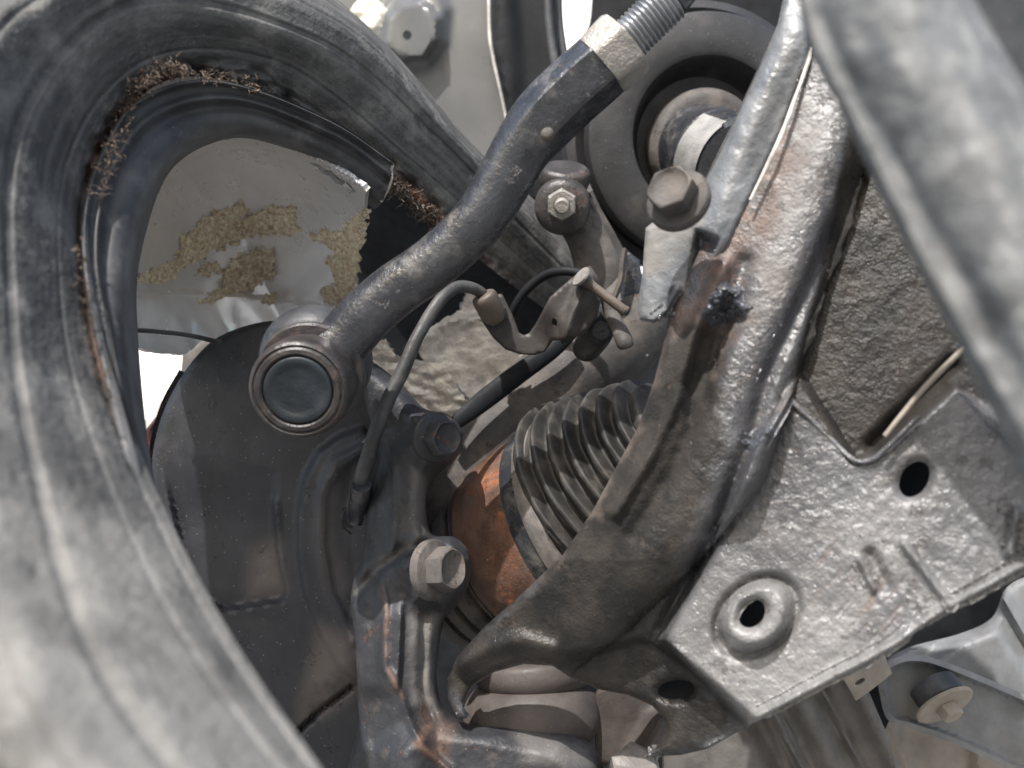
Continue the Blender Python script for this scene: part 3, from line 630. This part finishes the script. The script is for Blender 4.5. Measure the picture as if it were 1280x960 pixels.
# knuckle
T = thing('steering_knuckle', 'cast steel steering knuckle with two bolts and rust streaks, bottom centre', 'knuckle', (500, 740, 33))
ko = [(440, 452), (458, 448), (500, 478), (530, 510), (560, 518), (578, 540), (572, 570), (548, 592), (534, 612), (533, 645), (541, 668), (570, 672), (588, 695), (586, 730), (570, 758), (556, 775), (548, 812), (546, 852), (556, 886),
      (592, 906), (654, 904), (709, 914), (744, 935), (755, 970), (750, 1030), (450, 1030), (448, 900), (444, 800), (438, 752), (444, 716), (455, 690), (458, 640), (468, 600), (470, 560), (455, 500)]
def krel(X, Y):
    r = .9*roundrod(X, Y, [(455, 470), (515, 525), (512, 600), (500, 700), (505, 780), (500, 860), (510, 960)], 40, 1)
    r += .7*pmask(X, Y, [(520, 660), (565, 668), (585, 700), (580, 740), (555, 760), (520, 750), (500, 710)], 10)
    r += .55*pmask(X, Y, [(512, 518), (545, 515), (575, 540), (560, 580), (530, 585), (508, 560)], 10)
    r += .9*pmask(X, Y, [(470, 940), (540, 905), (620, 915), (700, 930), (740, 960), (740, 1040), (460, 1040)], 22)
    r += ridge(X, Y, [(474, 716), (482, 750), (480, 800), (481, 835), (500, 865), (512, 900), (530, 935), (560, 962)], 5.5, .28)
    r += .4*sst(-3, 5, side(X, Y, (505, 770), (500, 870)))*sst(740, 775, Y)*(1-sst(850, 880, Y))
    r -= ridge(X, Y, [(530, 770), (528, 860), (540, 900)], 6, .35)
    r += ridge(X, Y, [(478, 545), (493, 585), (495, 640), (490, 690)], 5, .18)
    r -= ridge(X, Y, [(440, 745), (470, 715), (500, 690), (530, 680)], 7, .45)
    r += .16*(vn(X, Y, 26, 3, 4)-.5)
    return r
sheet('casting', smooth(ko), plane3((480, 500, 35), (500, 900, 32), (700, 900, 31.5)), M['knuckle'], T, step=2.4, relief=krel, thick=1.6, roll=1.1, rollw=17,
      masks={'rust': lambda X, Y: .6*np.exp(-(pdist(X, Y, [(476, 735), (484, 765), (482, 800), (482, 830), (505, 872)])/3.2)**2)+.6*np.exp(-(pdist(X, Y, [(528, 875), (535, 905), (522, 930), (556, 960)])/5)**2)+.4*pmask(X, Y, [(540, 890), (570, 905), (560, 950), (540, 940)], 10),
             'pale': lambda X, Y: .75*pmask(X, Y, [(512, 770), (545, 770), (540, 880), (515, 880)], 9)+.45*np.exp(-(pdist(X, Y, [(445, 740), (480, 700), (530, 672)])/5)**2)+.35*pmask(X, Y, [(515, 585), (533, 600), (533, 665), (515, 670)], 6)+.4*pmask(X, Y, [(640, 905), (740, 930), (740, 960), (660, 950)], 12)})
def bolt(parent, at, axis, s, ph=.2, name='flange_bolt', mt='knuckle', fl=1.0):
    o = lathe(name, [(1.28*s*fl, -.35*s), (1.3*s*fl, -.1*s), (1.22*s*fl, .02*s), (1.0*s, .1*s), (.94*s, .14*s, 1), (.96*s, .2*s, 1), (.96*s, .86*s, 1), (.9*s, .95*s, .7), (.80*s, .98*s, .2), (.68*s, .86*s), (.5*s, .78*s), (.05*s, .76*s)],
          at, axis, M[mt], parent, n=60, ph=ph, noise=.02, sharp=28)
    return o
bolt(T, (545, 547, 33.4), (.66, .02, .72), .86, ph=.5)
bolt(T, (545, 712, 31.3), (.80, .16, .55), .95, ph=.1, mt='dusty')

# sensor cable
T = thing('sensor_cable', 'dusty grey sensor cable arching from the bracket down into the dust shield', 'cable', (500, 480, 33))
tube('cable', [(612, 378, 36.5, 6), (604, 368, 36, 7), (590, 360, 35.5, 7.5), (572, 359, 35, 7.8), (553, 372, 34.4, 8), (535, 398, 34, 8.2), (520, 425, 33.6, 8.5), (504, 462, 33.3, 9), (483, 505, 33, 9.2), (466, 550, 33.2, 9.4), (453, 595, 34, 9.6), (442, 632, 35.5, 9.5), (436, 652, 37.5, 9)], M['cable'], T, n=18, segs=110, wob=.06)
tube('grommet', [(452, 606, 34, 12), (449, 626, 34.8, 13), (446, 648, 35.8, 12)], M['rod'], T, n=18, segs=16)
lathe('cable_boot', roundprof([(.35, -.8), (.55, -.5), (.62, 0), (.62, .5), (.5, .7), (.05, .75)], 20), (612, 384, 36.2), (-.45, .8, .4), M['brass'], T, n=28)
sheet('connector', [(600, 384), (618, 376), (632, 384), (634, 398), (618, 408), (602, 402)], lambda X, Y: 36.4+0*X, M['cable'], T, step=3, thick=.9, roll=.3, rollw=5)
T = thing('bracket_cable', 'black cable looping up behind the V-shaped bracket', 'cable', (670, 360, 39))
tube('cable', [(630, 415, 40, 6), (640, 392, 39.5, 6), (656, 365, 39, 6), (680, 345, 38.6, 6), (705, 339, 38, 6), (728, 342, 37.6, 6)], M['liner'], T, n=14)

# ------------------------------------------------------------------ tie rod end
T = thing('tie_rod_end', 'black forged tie rod end with round ball housing, crossing the picture diagonally', 'tie rod end', (480, 370, 29))
hc = (372, 488, 27.8); ha = (.02, -.20, 1)
lathe('ball_boot', roundprof([(1.2, -5.4), (1.8, -4.8), (2.2, -4.0), (2.24, -3.3), (2.0, -2.7), (1.6, -2.4)], 50), hc, (.05, -.36, 1), M['rub'], T, n=80)
lathe('boot_clip', [(1.5, -2.5), (2.0, -2.45), (2.08, -2.35), (2.08, -2.1), (2.0, -2.0), (1.5, -1.95)], hc, (.02, -.28, 1), M['housing'], T, n=80)
lathe('ball_housing', roundprof([(1.3, -2.2), (1.72, -2.0), (1.84, -1.6), (1.86, -.8), (1.84, -.3), (1.78, -.12)], 30)+[(1.74, -.05), (1.66, .0), (1.60, -.05), (1.56, -.02), (1.5, .04), (1.36, .06), (1.30, .0), (1.28, -.10), (.05, -.12)], hc, ha, M['housing'], T, n=96, sharp=30)
lathe('end_cap', roundprof([(1.26, -.12), (1.22, .02), (1.05, .04), (.8, -.03), (.4, -.05), (.05, -.05)], 30), hc, ha, M['cap'], T, n=80)
tube('rod_body', [(388, 470, 30.2, 40), (412, 443, 30.2, 38), (436, 418, 30.2, 35), (462, 390, 30.1, 34), (495, 362, 30, 33.5), (535, 334, 29.8, 33), (572, 303, 29.6, 33), (604, 268, 29.4, 34), (630, 226, 29.2, 35), (652, 186, 29, 37, .2), (678, 152, 28.8, 42, .8), (712, 118, 28.5, 43, 1), (748, 86, 28.2, 43, 1), (764, 71, 28.1, 42, 1)],
     M['rod'], T, n=60, segs=150, flat=.95, ph=.35, sharp=32)
for (x, y, rx) in ((684, 165, 9), (646, 160, 13)):
    lathe('forging_mark', roundprof([(rx*.03, -.25), (rx*.029, -.08), (rx*.02, .02), (.02, .05)], 14), (x, y, 27.85 if x > 660 else 28.1), (-.05 if x > 660 else -.5, .1, 1), M['dusty'] if x > 660 else M['rod'], T, n=28)
T2_ = thing('tie_rod', 'threaded steel tie rod with jam nut entering from the top edge', 'tie rod', (800, 35, 28))
rd = Vector(W((830, 5, 27.4))-W((752, 82, 28.1))); axc = R3.transposed() @ rd; axc = tuple(axc.normalized())
lathe('jam_nut', [(.9, -.55), (1.22, -.5, .5), (1.30, -.36, 1), (1.32, .55, 1), (1.22, .72, .5), (.95, .76)], (766, 70, 28), axc, M['nut'], T2_, n=60, ph=.5, noise=.015)
tp = []
for i in range(12):
    h = .66+i*.175; tp += [(.69, h), (.80, h+.065), (.80, h+.09), (.69, h+.155)]
lathe('thread', tp, (766, 70, 28), axc, M['thread'], T2_, n=44, sharp=60)
lathe('shaft', roundprof([(.62, 2.6), (.75, 2.9), (.62, 3.3), (.6, 5), (.6, 9)], 30), (766, 70, 28), axc, M['rod'], T2_, n=40, noise=.15)

# ------------------------------------------------------------------ ball joint
T = thing('ball_joint', 'brown rubber ball joint boot nested in the control arm tip above the knuckle', 'ball joint', (665, 880, 31))
ba = (-.10, .97, -.22)
lathe('rusty_collar', roundprof([(1.2, 2.2), (2.5, 2.1), (2.75, 1.7), (2.7, 1.25), (2.3, .8), (1.8, .6)], 30), (674, 884, 34.5), ba, M['beige'], T, n=80)
lathe('boot', roundprof([(1.6, 1.3), (2.4, 1.15), (2.95, .6), (3.1, -.1), (3.0, -.8), (2.6, -1.3), (2.2, -1.7), (1.6, -2)], 50), (665, 888, 34.5), ba, M['beige'], T, n=96)
lathe('castle_nut', [(1.05, -1, 1), (1.08, .6, 1), (.8, .75, .3), (.05, .75)], (792, 968, 31), (.1, .6, .6), M['beam'], T, n=48)
sheet('lower_socket', smooth([(748, 868), (790, 866), (830, 885), (838, 912), (815, 940), (780, 965), (750, 950), (745, 910)]), lambda X, Y: 33.5+0*X, M['beige'], T, step=6, thick=.5,
      relief=lambda X, Y: -2.0*roundrod(X, Y, [(800, 870), (845, 905)], 34, 1)*0+1.2*ridge(X, Y, [(800, 950), (825, 905)], 15, 1))

# ------------------------------------------------------------------ control arm
T = thing('control_arm', 'large weathered control arm with glossy bitumen coating, holes and scratches, right half', 'control arm', (1000, 600, 26))
outl = [(1010, -40), (972, 30), (945, 90), (915, 155), (890, 205), (868, 250), (855, 300), (845, 350), (838, 385), (832, 420), (818, 475), (797, 535), (768, 588), (740, 640), (703, 694), (657, 738), (607, 782), (572, 820), (559, 848), (560, 874), (572, 898),
        (584, 898), (580, 878), (590, 858), (618, 840), (655, 830), (690, 832), (715, 848), (750, 862), (786, 869), (815, 882), (832, 900), (834, 915), (822, 930), (805, 946), (850, 944), (885, 936), (940, 905), (985, 882), (1030, 858), (1075, 836), (1120, 810), (1150, 785), (1185, 764), (1225, 744), (1262, 722), (1340, 680),
        (1420, 500), (1400, 200), (1260, -60)]
crease = [(1095, 120), (1076, 205), (1042, 290), (992, 400), (958, 475), (938, 548), (906, 640), (868, 718), (828, 785)]
chan = [(1040, 40), (1000, 170), (945, 320), (895, 450), (850, 560), (790, 650), (720, 730), (640, 790)]
abase = plane3((1000, 0, 28.0), (570, 850, 31), (1200, 750, 23.5))
gusset = [(985, 500), (1030, 542), (1068, 576), (1090, 574), (1108, 560), (1150, 520), (1195, 478)]
def arel(X, Y):
    dC = pdist(X, Y, chan)
    wv = np.interp(Y, [0, 300, 600, 800], [66, 76, 98, 70])
    r = 2.1*np.sqrt(np.clip(1-(dC/(wv+16))**3.4, 0, 1))*np.interp(Y, [700, 850], [1, .4])
    r -= .4*np.exp(-(pdist(X, Y, crease)/11)**2)
    # scalloped pressings along the channel
    r -= .7*pmask(X, Y, [(880, 400), (905, 380), (925, 400), (890, 470), (862, 520), (850, 480)], 12)
    r += ridge(X, Y, [(905, 330), (868, 420), (850, 490), (815, 565), (770, 640)], 9, .4)
    r -= ridge(X, Y, [(930, 330), (900, 420), (880, 500), (840, 590), (790, 670)], 12, .3)
    # web plate right of the crease
    plate = pmask(X, Y, [(1000, 470), (1068, 576), (1110, 560), (1195, 480), (1340, 640), (1300, 760), (940, 910), (826, 800), (900, 660), (940, 560)], 7)
    r += .9*plate
    r -= .5*np.exp(-(pdist(X, Y, [(1090, 556), (1190, 455)])/9)**2)
    d = np.hypot((X-946), (Y-770)); aa = np.arctan2(Y-770, X-946)
    dd = np.hypot(((X-946)*.74+(Y-770)*-.67)/50, ((X-946)*.67+(Y-770)*.74)/38)
    r += .75*sst(1.05, .72, dd)
    r -= .35*np.exp(-((dd-1.12)/.12)**2)
    r -= .3*np.exp(-(pdist(X, Y, [(1088, 692), (1108, 732)])/8)**2); r += .25*np.exp(-(pdist(X, Y, [(1075, 700), (1092, 735)])/5)**2)
    r += .35*np.exp(-(pdist(X, Y, [(1270, 640), (1262, 690)])/7)**2)
    r += ridge(X, Y, [(945, 900), (1035, 852), (1125, 804), (1190, 758), (1270, 714), (1340, 676)], 8, .4)
    r += ridge(X, Y, [(1130, 680), (1190, 760)], 6, .25)
    peb = (vn(X, Y, 9, 4, 3)-.5)
    r += .05*peb*plate+.045*(vn(X, Y, 7, 9, 2)-.5)+.08*(vn(X, Y, 34, 5, 3)-.5)
    # ball joint housing end
    r -= .03*SCR(X, Y)
    r -= .9*pmask(X, Y, [(690, 826), (740, 815), (815, 795), (945, 905), (860, 950), (780, 960), (720, 880)], 10)
    r += ridge(X, Y, [(575, 832), (610, 810), (650, 800), (690, 812)], 12, .35)
    r += ridge(X, Y, [(810, 798), (845, 815), (880, 855), (930, 900)], 5, .25)
    return r
_r = random.Random(3); SL = []
for i in range(34):
    x, y = _r.uniform(985, 1110), _r.uniform(700, 800); l = _r.uniform(10, 42)
    if x+y > 1900 or x+y < 1710: continue
    SL.append([(x, y), (x+l*.62, y-l*.72)])
def SCR(X, Y):
    r = 0*X
    for q in SL: r = np.maximum(r, np.exp(-(pdist(X, Y, q)/1.6)**2))
    return r
platepoly = [(1000, 480), (1068, 576), (1110, 560), (1195, 480), (1340, 640), (1300, 760), (943, 906), (900, 860), (832, 790), (905, 690), (945, 560)]
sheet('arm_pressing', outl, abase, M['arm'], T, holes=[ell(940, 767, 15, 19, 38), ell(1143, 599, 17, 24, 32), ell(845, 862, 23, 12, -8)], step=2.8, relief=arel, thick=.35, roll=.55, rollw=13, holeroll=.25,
      masks={'pale': lambda X, Y: np.clip((.3+1.3*sst(.3, .7, vn(X, Y, 80, 14, 4)))*.75*pmask(X, Y, platepoly, 10, 4, 2)*(.25+.75*sst(560, 760, Y+.25*(1150-X)))+.9*np.exp(-(pdist(X, Y, [(945, 900), (1125, 806), (1270, 716)])/9)**2)+.8*pmask(X, Y, ell(950, 770, 50, 48), 6, 5, 7)+.5*pmask(X, Y, [(1010, 120), (1055, 150), (1000, 330), (960, 330)], 18, 12, 5), 0, 1)*1.0,  # pale dust plus sun glare painted on lower plate and channel top
             'wet': lambda X, Y: np.clip(.8*sst(.5, .62, vn(X, Y, 60, 33, 5))*pmask(X, Y, platepoly, 8)*(1-sst(620, 760, Y))+.9*pmask(X, Y, [(1060, 60), (1090, 120), (1070, 240), (1000, 400), (955, 520), (905, 660), (830, 800), (780, 780), (870, 650), (915, 520), (975, 330), (1030, 200)], 14, 14, 1)+.8*pmask(X, Y, [(690, 826), (815, 790), (940, 905), (850, 950), (700, 900)], 8, 8, 3)
                                         +.8*pmask(X, Y, [(930, 560), (990, 520), (1010, 590), (950, 660), (925, 620)], 10, 12, 6)+.75*pmask(X, Y, [(560, 900), (555, 840), (660, 740), (740, 720), (720, 800), (640, 840)], 20, 8, 4), 0, 1),
             'rust': lambda X, Y: np.clip(.75*pmask(X, Y, [(970, 80), (1010, 200), (940, 330), (880, 520), (800, 640), (720, 720), (640, 780), (760, 590), (850, 380), (900, 220)], 18, 22, 8)+.8*pmask(X, Y, [(1040, 790), (1090, 745), (1096, 752), (1050, 800)], 3, 3, 9)+.7*SCR(X, Y)+.5*np.exp(-(pdist(X, Y, [(980, 860), (1040, 832), (1070, 825)])/4)**2), 0, 1),
             'tar_shade': lambda X, Y: np.clip(pmask(X, Y, [(1080, 60), (1450, 60), (1450, 620), (1300, 520), (1195, 485), (1110, 560), (1068, 578), (985, 500), (1030, 330)], 6, 3, 4)+.75*pmask(X, Y, [(600, 900), (555, 850), (660, 730), (740, 640), (820, 480), (850, 400), (900, 420), (900, 560), (850, 700), (820, 800), (940, 905), (850, 950), (700, 900)], 22, 22, 5), 0, 1),  # shade painted dark on the upper web, real coating on channel and tip
             'dust': lambda X, Y: .8*pmask(X, Y, [(690, 660), (860, 420), (880, 560), (800, 700), (690, 780)], 30, 20, 5)+.6*pmask(X, Y, [(1010, 130), (1070, 170), (990, 380), (930, 420), (950, 300)], 20, 12, 7)})
fo_ = [(1012, -30), (1016, 40), (1010, 78), (978, 165), (955, 215), (936, 254), (915, 300), (893, 338), (872, 376), (852, 368), (843, 374), (836, 390), (818, 404), (800, 400), (797, 388), (803, 340), (807, 285), (828, 268), (858, 252), (882, 226), (905, 182), (930, 128), (955, 72), (972, 30), (985, -30)]
def frel(X, Y):
    r = .5*ridge(X, Y, [(990, 40), (930, 170), (890, 290)], 28, 1)
    r -= .55*pmask(X, Y, [(872, 290), (895, 300), (880, 345), (862, 360)], 7)
    r += ridge(X, Y, [(846, 362), (838, 384), (816, 400)], 5, .3)
    r += .05*(vn(X, Y, 9, 5, 3)-.5)+.08*(vn(X, Y, 30, 6)-.5)
    return r
sheet('edge_flange', fo_, lambda X, Y: abase(X, Y)-np.interp(Y, [0, 300, 400], [2.3, 2.0, 1.6]), M['flange'], T, step=3.2, relief=frel, thick=.35, roll=.3, rollw=8,
      masks={'wet': lambda X, Y: .9*pmask(X, Y, [(866, 285), (893, 285), (885, 345), (860, 365)], 6, 4, 2)+.7*pmask(X, Y, [(850, 350), (836, 392), (812, 402), (830, 360)], 6, 5, 4)+.8*pmask(X, Y, [(955, 90), (1000, 60), (985, 140), (945, 215), (925, 200)], 9, 8, 4)*.5, 'dust': lambda X, Y: .8*pmask(X, Y, [(868, 235), (808, 285), (803, 345), (840, 330), (880, 280)], 10)+.3})
tube('flange_lip', [(1013, 60, 25.4, 2.2), (1008, 84, 25.3, 2.6), (978, 165, 25.2, 2.6), (955, 215, 25.3, 2.4), (938, 250, 25.4, 2)], M['edge'], T, n=10, segs=40, wob=.2, label='bright bare edge of the flange')
bolt(T, (846, 248, 24.8), (-.50, .28, .80), .82, ph=.3, mt='dusty')
# glossy bitumen lumps and drips
br = random.Random(5); parts = []
def blob(x, y, d, rpx, fl=.7):
    c = toworld(x, y, d); r = rpx/F*d*.01; V = []; Fc = []; n, m = 10, 6
    for j in range(m+1):
        ph = math.pi*j/m
        for k in range(n):
            th = 2*math.pi*k/n; q = r*(1+br.uniform(-.08, .08))
            v = np.array([math.sin(ph)*math.cos(th), math.sin(ph)*math.sin(th), math.cos(ph)*fl])*q
            V.append(c+RN@v)
    for j in range(m):
        for k in range(n): Fc.append((j*n+k, j*n+(k+1) % n, (j+1)*n+(k+1) % n, (j+1)*n+k))
    return V, Fc
def asurf(x, y):
    X, Y = np.array([float(x)]), np.array([float(y)]); d = float((abase(X, Y)-arel(X, Y))[0])
    if inside(X, Y, fo_)[0]: d = min(d, float((abase(X, Y)-np.interp(Y, [0, 300, 400], [2.3, 2.0, 1.6])-frel(X, Y))[0]))
    return d
for (cx, cy, n_, sp, rm) in ((935, 552, 16, 9, 3.2), (955, 520, 10, 10, 2.6), (868, 305, 9, 8, 2), (828, 388, 10, 7, 2.8), (990, 95, 14, 12, 3), (925, 230, 14, 12, 2.8), (900, 300, 12, 14, 2), (1010, 330, 14, 20, 2.4), (985, 400, 12, 16, 2.4), (960, 640, 10, 16, 2), (950, 440, 16, 30, 2), (900, 480, 16, 30, 2), (860, 560, 14, 30, 2), (820, 640, 14, 30, 2)):
    for i in range(n_):
        x, y = br.gauss(cx, sp), br.gauss(cy, sp)
        parts.append(blob(x, y, asurf(x, y)+.03, br.uniform(.4, 1)*rm, .35))
merge('tar_lump', parts, M['weld'], T, kind='stuff', sharp=80)
def wz(poly, amp, hgt, soft):
    return lambda X, Y: np.maximum(arel(X, Y), 0*X)+hgt*pmask(X, Y, poly, soft)+amp*(vn(X, Y, 8, 6, 3)-.35)*pmask(X, Y, poly, soft)
wp = [(880, 392), (890, 372), (902, 356), (916, 352), (930, 362), (926, 378), (938, 384), (922, 394), (906, 402), (892, 404)]
sheet('weld_blob', [((x-908)*1.15+908, (y-378)*1.15+378) for x, y in wp], abase, M['weld'], T, step=1.8, relief=wz(wp, .9, .08, 6), thick=.15, ragged=1, label='glossy black lump of bitumen over the weld')
wp2 = [(930, 548), (944, 538), (962, 532), (968, 540), (950, 552), (940, 562), (932, 560)]
sheet('weld_blob', [((x-948)*1.2+948, (y-547)*1.2+547) for x, y in wp2], abase, M['weld'], T, step=1.8, relief=wz(wp2, .4, .05, 4), thick=.15, ragged=1, label='small glossy lump beside the plate corner')
tube('reinforcing_edge', [(1106, 545, 23.4, 3), (1130, 515, 23.2, 3.2), (1160, 480, 22.9, 3.4), (1215, 425, 22.5, 3.4)], M['sand'], T, n=10, segs=30, label='thin tan raised edge in the dark web')
tube('gusset_edge', [(986, 498, 25.4, 4), (1030, 540, 25.0, 3.6), (1066, 574, 24.4, 3.4), (1088, 575, 24.1, 3.8), (1106, 562, 23.9, 3.6), (1150, 520, 23.5, 3)], M['arm'], T, n=12, segs=60, wob=.15)
tube('seam_bead', [(1072, 215, 26.7, 8), (1044, 300, 26.4, 13), (1024, 345, 26.2, 12), (1004, 405, 26.0, 14), (986, 450, 26.2, 14), (975, 478, 26.4, 12), (962, 500, 26.6, 9)], M['armdark'], T, n=22, segs=90, wob=.45)
sheet('hole_shade', [(850, 660), (960, 560), (1080, 520), (1200, 440), (1340, 560), (1320, 690), (1220, 735), (1120, 800), (1000, 865), (900, 905), (840, 905), (800, 830)], lambda X, Y: abase(X, Y)+2.2, M['black'], T, step=14, thick=.2)  # black sheet added so the plate holes look dark inside

# ------------------------------------------------------------------ lower right, beyond the arm
T = thing('crossmember', 'ribbed dark steel crossmember running out at the bottom, right of centre', 'crossmember', (1000, 930, 38))
def crel(X, Y):
    s = side(X, Y, (1000, 850), (1060, 970))
    r = 0
    for o, w_, h in ((-105, 10, .5), (-60, 14, .8), (-20, 5, .5), (10, 16, .7), (48, 7, .8), (70, 14, -.7)): r = r+h*np.exp(-((s+o*0-o)/w_)**2)
    return r+.1*(vn(X, Y, 20, 2)-.5)
sheet('beam', [(830, 940), (900, 880), (1010, 820), (1060, 800), (1080, 850), (1112, 925), (1130, 1010), (830, 1010)], lambda X, Y: 38+0*X, M['beam'], T, step=4, relief=crel, thick=.5,
      masks={'pale': lambda X, Y: .9*np.exp(-(pdist(X, Y, [(962, 900), (975, 930), (985, 960)])/3)**2)})
sheet('dusty_tab', [(1040, 830), (1098, 800), (1115, 842), (1090, 862), (1070, 876), (1055, 850)], lambda X, Y: 36.5+0*X, M['sand'], T, holes=[ell(1075, 852, 7, 3, -32)], step=4, thick=.3, roll=.1, rollw=4)
T = thing('bushing_bracket', 'grey pressed bracket with a dusty round bushing washer, bottom right corner', 'bracket', (1180, 870, 38))
sheet('bracket_floor', smooth([(1106, 848), (1118, 832), (1145, 826), (1185, 836), (1290, 880), (1330, 900), (1330, 985), (1290, 968), (1200, 925), (1140, 904), (1116, 896), (1108, 870)]), lambda X, Y: 40+0*X, M['bluegrey'], T, step=5, thick=.3, roll=-.7, rollw=8,
      masks={'dust': lambda X, Y: .9*pmask(X, Y, [(1110, 850), (1160, 850), (1200, 905), (1130, 900)], 14)})
lathe('bushing_barrel', [(1.2, -.8), (1.22, 0), (1.2, .05), (.1, .05)], (1178, 874, 38.8), (.25, -.60, .76), M['rub'], T, n=56)
lathe('bushing_washer', [(1.3, -.08), (1.5, -.05), (1.52, .05), (1.45, .12), (.55, .16), (.05, .16)], (1180, 881, 38.2), (.25, -.60, .76), M['sand'], T, n=56)
lathe('bushing_nut', [(.55, 0, 1), (.56, .45, 1), (.45, .55, .4), (.05, .55)], (1183, 884, 38), (.25, -.60, .76), M['sand'], T, n=36)
sheet('rear_web', [(1096, 850), (1112, 846), (1112, 900), (1098, 930), (1082, 890), (1070, 872)], lambda X, Y: 42+0*X, M['liner'], T, step=6, thick=.3)
T = thing('trailing_arm', 'smooth blue-grey pressed arm behind the bushing bracket at the right edge', 'arm', (1220, 800, 43))
sheet('pressing', smooth([(1100, 850), (1108, 826), (1140, 808), (1200, 792), (1240, 772), (1258, 735), (1290, 720), (1360, 720), (1360, 930), (1290, 890), (1190, 850), (1130, 850)]), lambda X, Y: 43+0*X, M['bluegrey'], T, step=5, thick=.3, roll=.6, rollw=14,
      relief=lambda X, Y: .9*ridge(X, Y, [(1255, 745), (1300, 830)], 10, 1)+1.2*pmask(X, Y, [(1130, 850), (1200, 800), (1250, 780), (1300, 860), (1330, 900)], 12))
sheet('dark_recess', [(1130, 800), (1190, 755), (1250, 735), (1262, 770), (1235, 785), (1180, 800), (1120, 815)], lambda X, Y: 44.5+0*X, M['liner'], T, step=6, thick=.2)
T = thing('undertray', 'dusty tan undertray behind the bushing bracket in the bottom right corner', 'undertray', (1200, 940, 46))
sheet('tray', [(1080, 880), (1130, 890), (1330, 940), (1360, 1050), (1060, 1050)], lambda X, Y: 46+0*X, M['sand'], T, step=7, thick=.3, relief=lambda X, Y: ridge(X, Y, [(1110, 900), (1150, 1000)], 10, .8)-ridge(X, Y, [(1210, 930), (1215, 1000)], 7, .6))

# ------------------------------------------------------------------ near rail, out of focus
T = thing('underbody_rail', 'pale weathered underbody rail, out of focus, slanting down the upper right corner', 'rail', (1150, 200, 11.5))
A0 = [(985, -60, 13.4), (1012, 60, 13.3), (1062, 160, 13), (1112, 268, 12.7), (1165, 372, 12.3), (1212, 462, 12), (1252, 545, 11.8), (1300, 645, 11.6)]
A1 = [(1000, -60, 12.5), (1030, 55, 12.4), (1080, 155, 12.2), (1130, 262, 12), (1182, 365, 11.7), (1230, 455, 11.5), (1270, 535, 11.3), (1318, 635, 11.1)]
A2 = [(1100, -80, 11.5), (1130, 20, 11.3), (1175, 110, 11.1), (1225, 210, 10.9), (1275, 310, 10.7), (1325, 400, 10.5), (1370, 490, 10.3), (1420, 580, 10.1)]
A3 = [(1165, -80, 12.2), (1200, 10, 12), (1250, 100, 11.8), (1300, 200, 11.5), (1350, 300, 11.3), (1400, 390, 11.1), (1450, 480, 11), (1500, 560, 10.8)]
A4 = [(1185, -80, 14), (1225, 10, 13.8), (1275, 95, 13.6), (1330, 190, 13.3), (1380, 290, 13), (1430, 380, 12.8), (1480, 470, 12.6), (1530, 550, 12.5)]
loft('rail_skin', [A0, A1, A2, A3, A4], M['rail'], T, nu=160, nv=80, thick=.25, sharp=70,
     relief=lambda U, V, X, Y: .12*(vn(U*600, V*200, 40, 3, 4)-.5)+.12*np.exp(-((V-.18-.1*U)/.03)**2)-.1*np.exp(-((V-.27-.1*U)/.03)**2)+.08*np.exp(-((V-.45+.1*U)/.05)**2))
T = thing('floor_pan', 'plain dark grey-brown floor pan behind the pale rail, top right corner', 'floor pan', (1260, 60, 17))
sheet('pan', [(1120, -120), (1700, -120), (1700, 500), (1400, 500), (1230, 120)], lambda X, Y: 17+0*X, M['rub'], T, step=20, thick=.3)
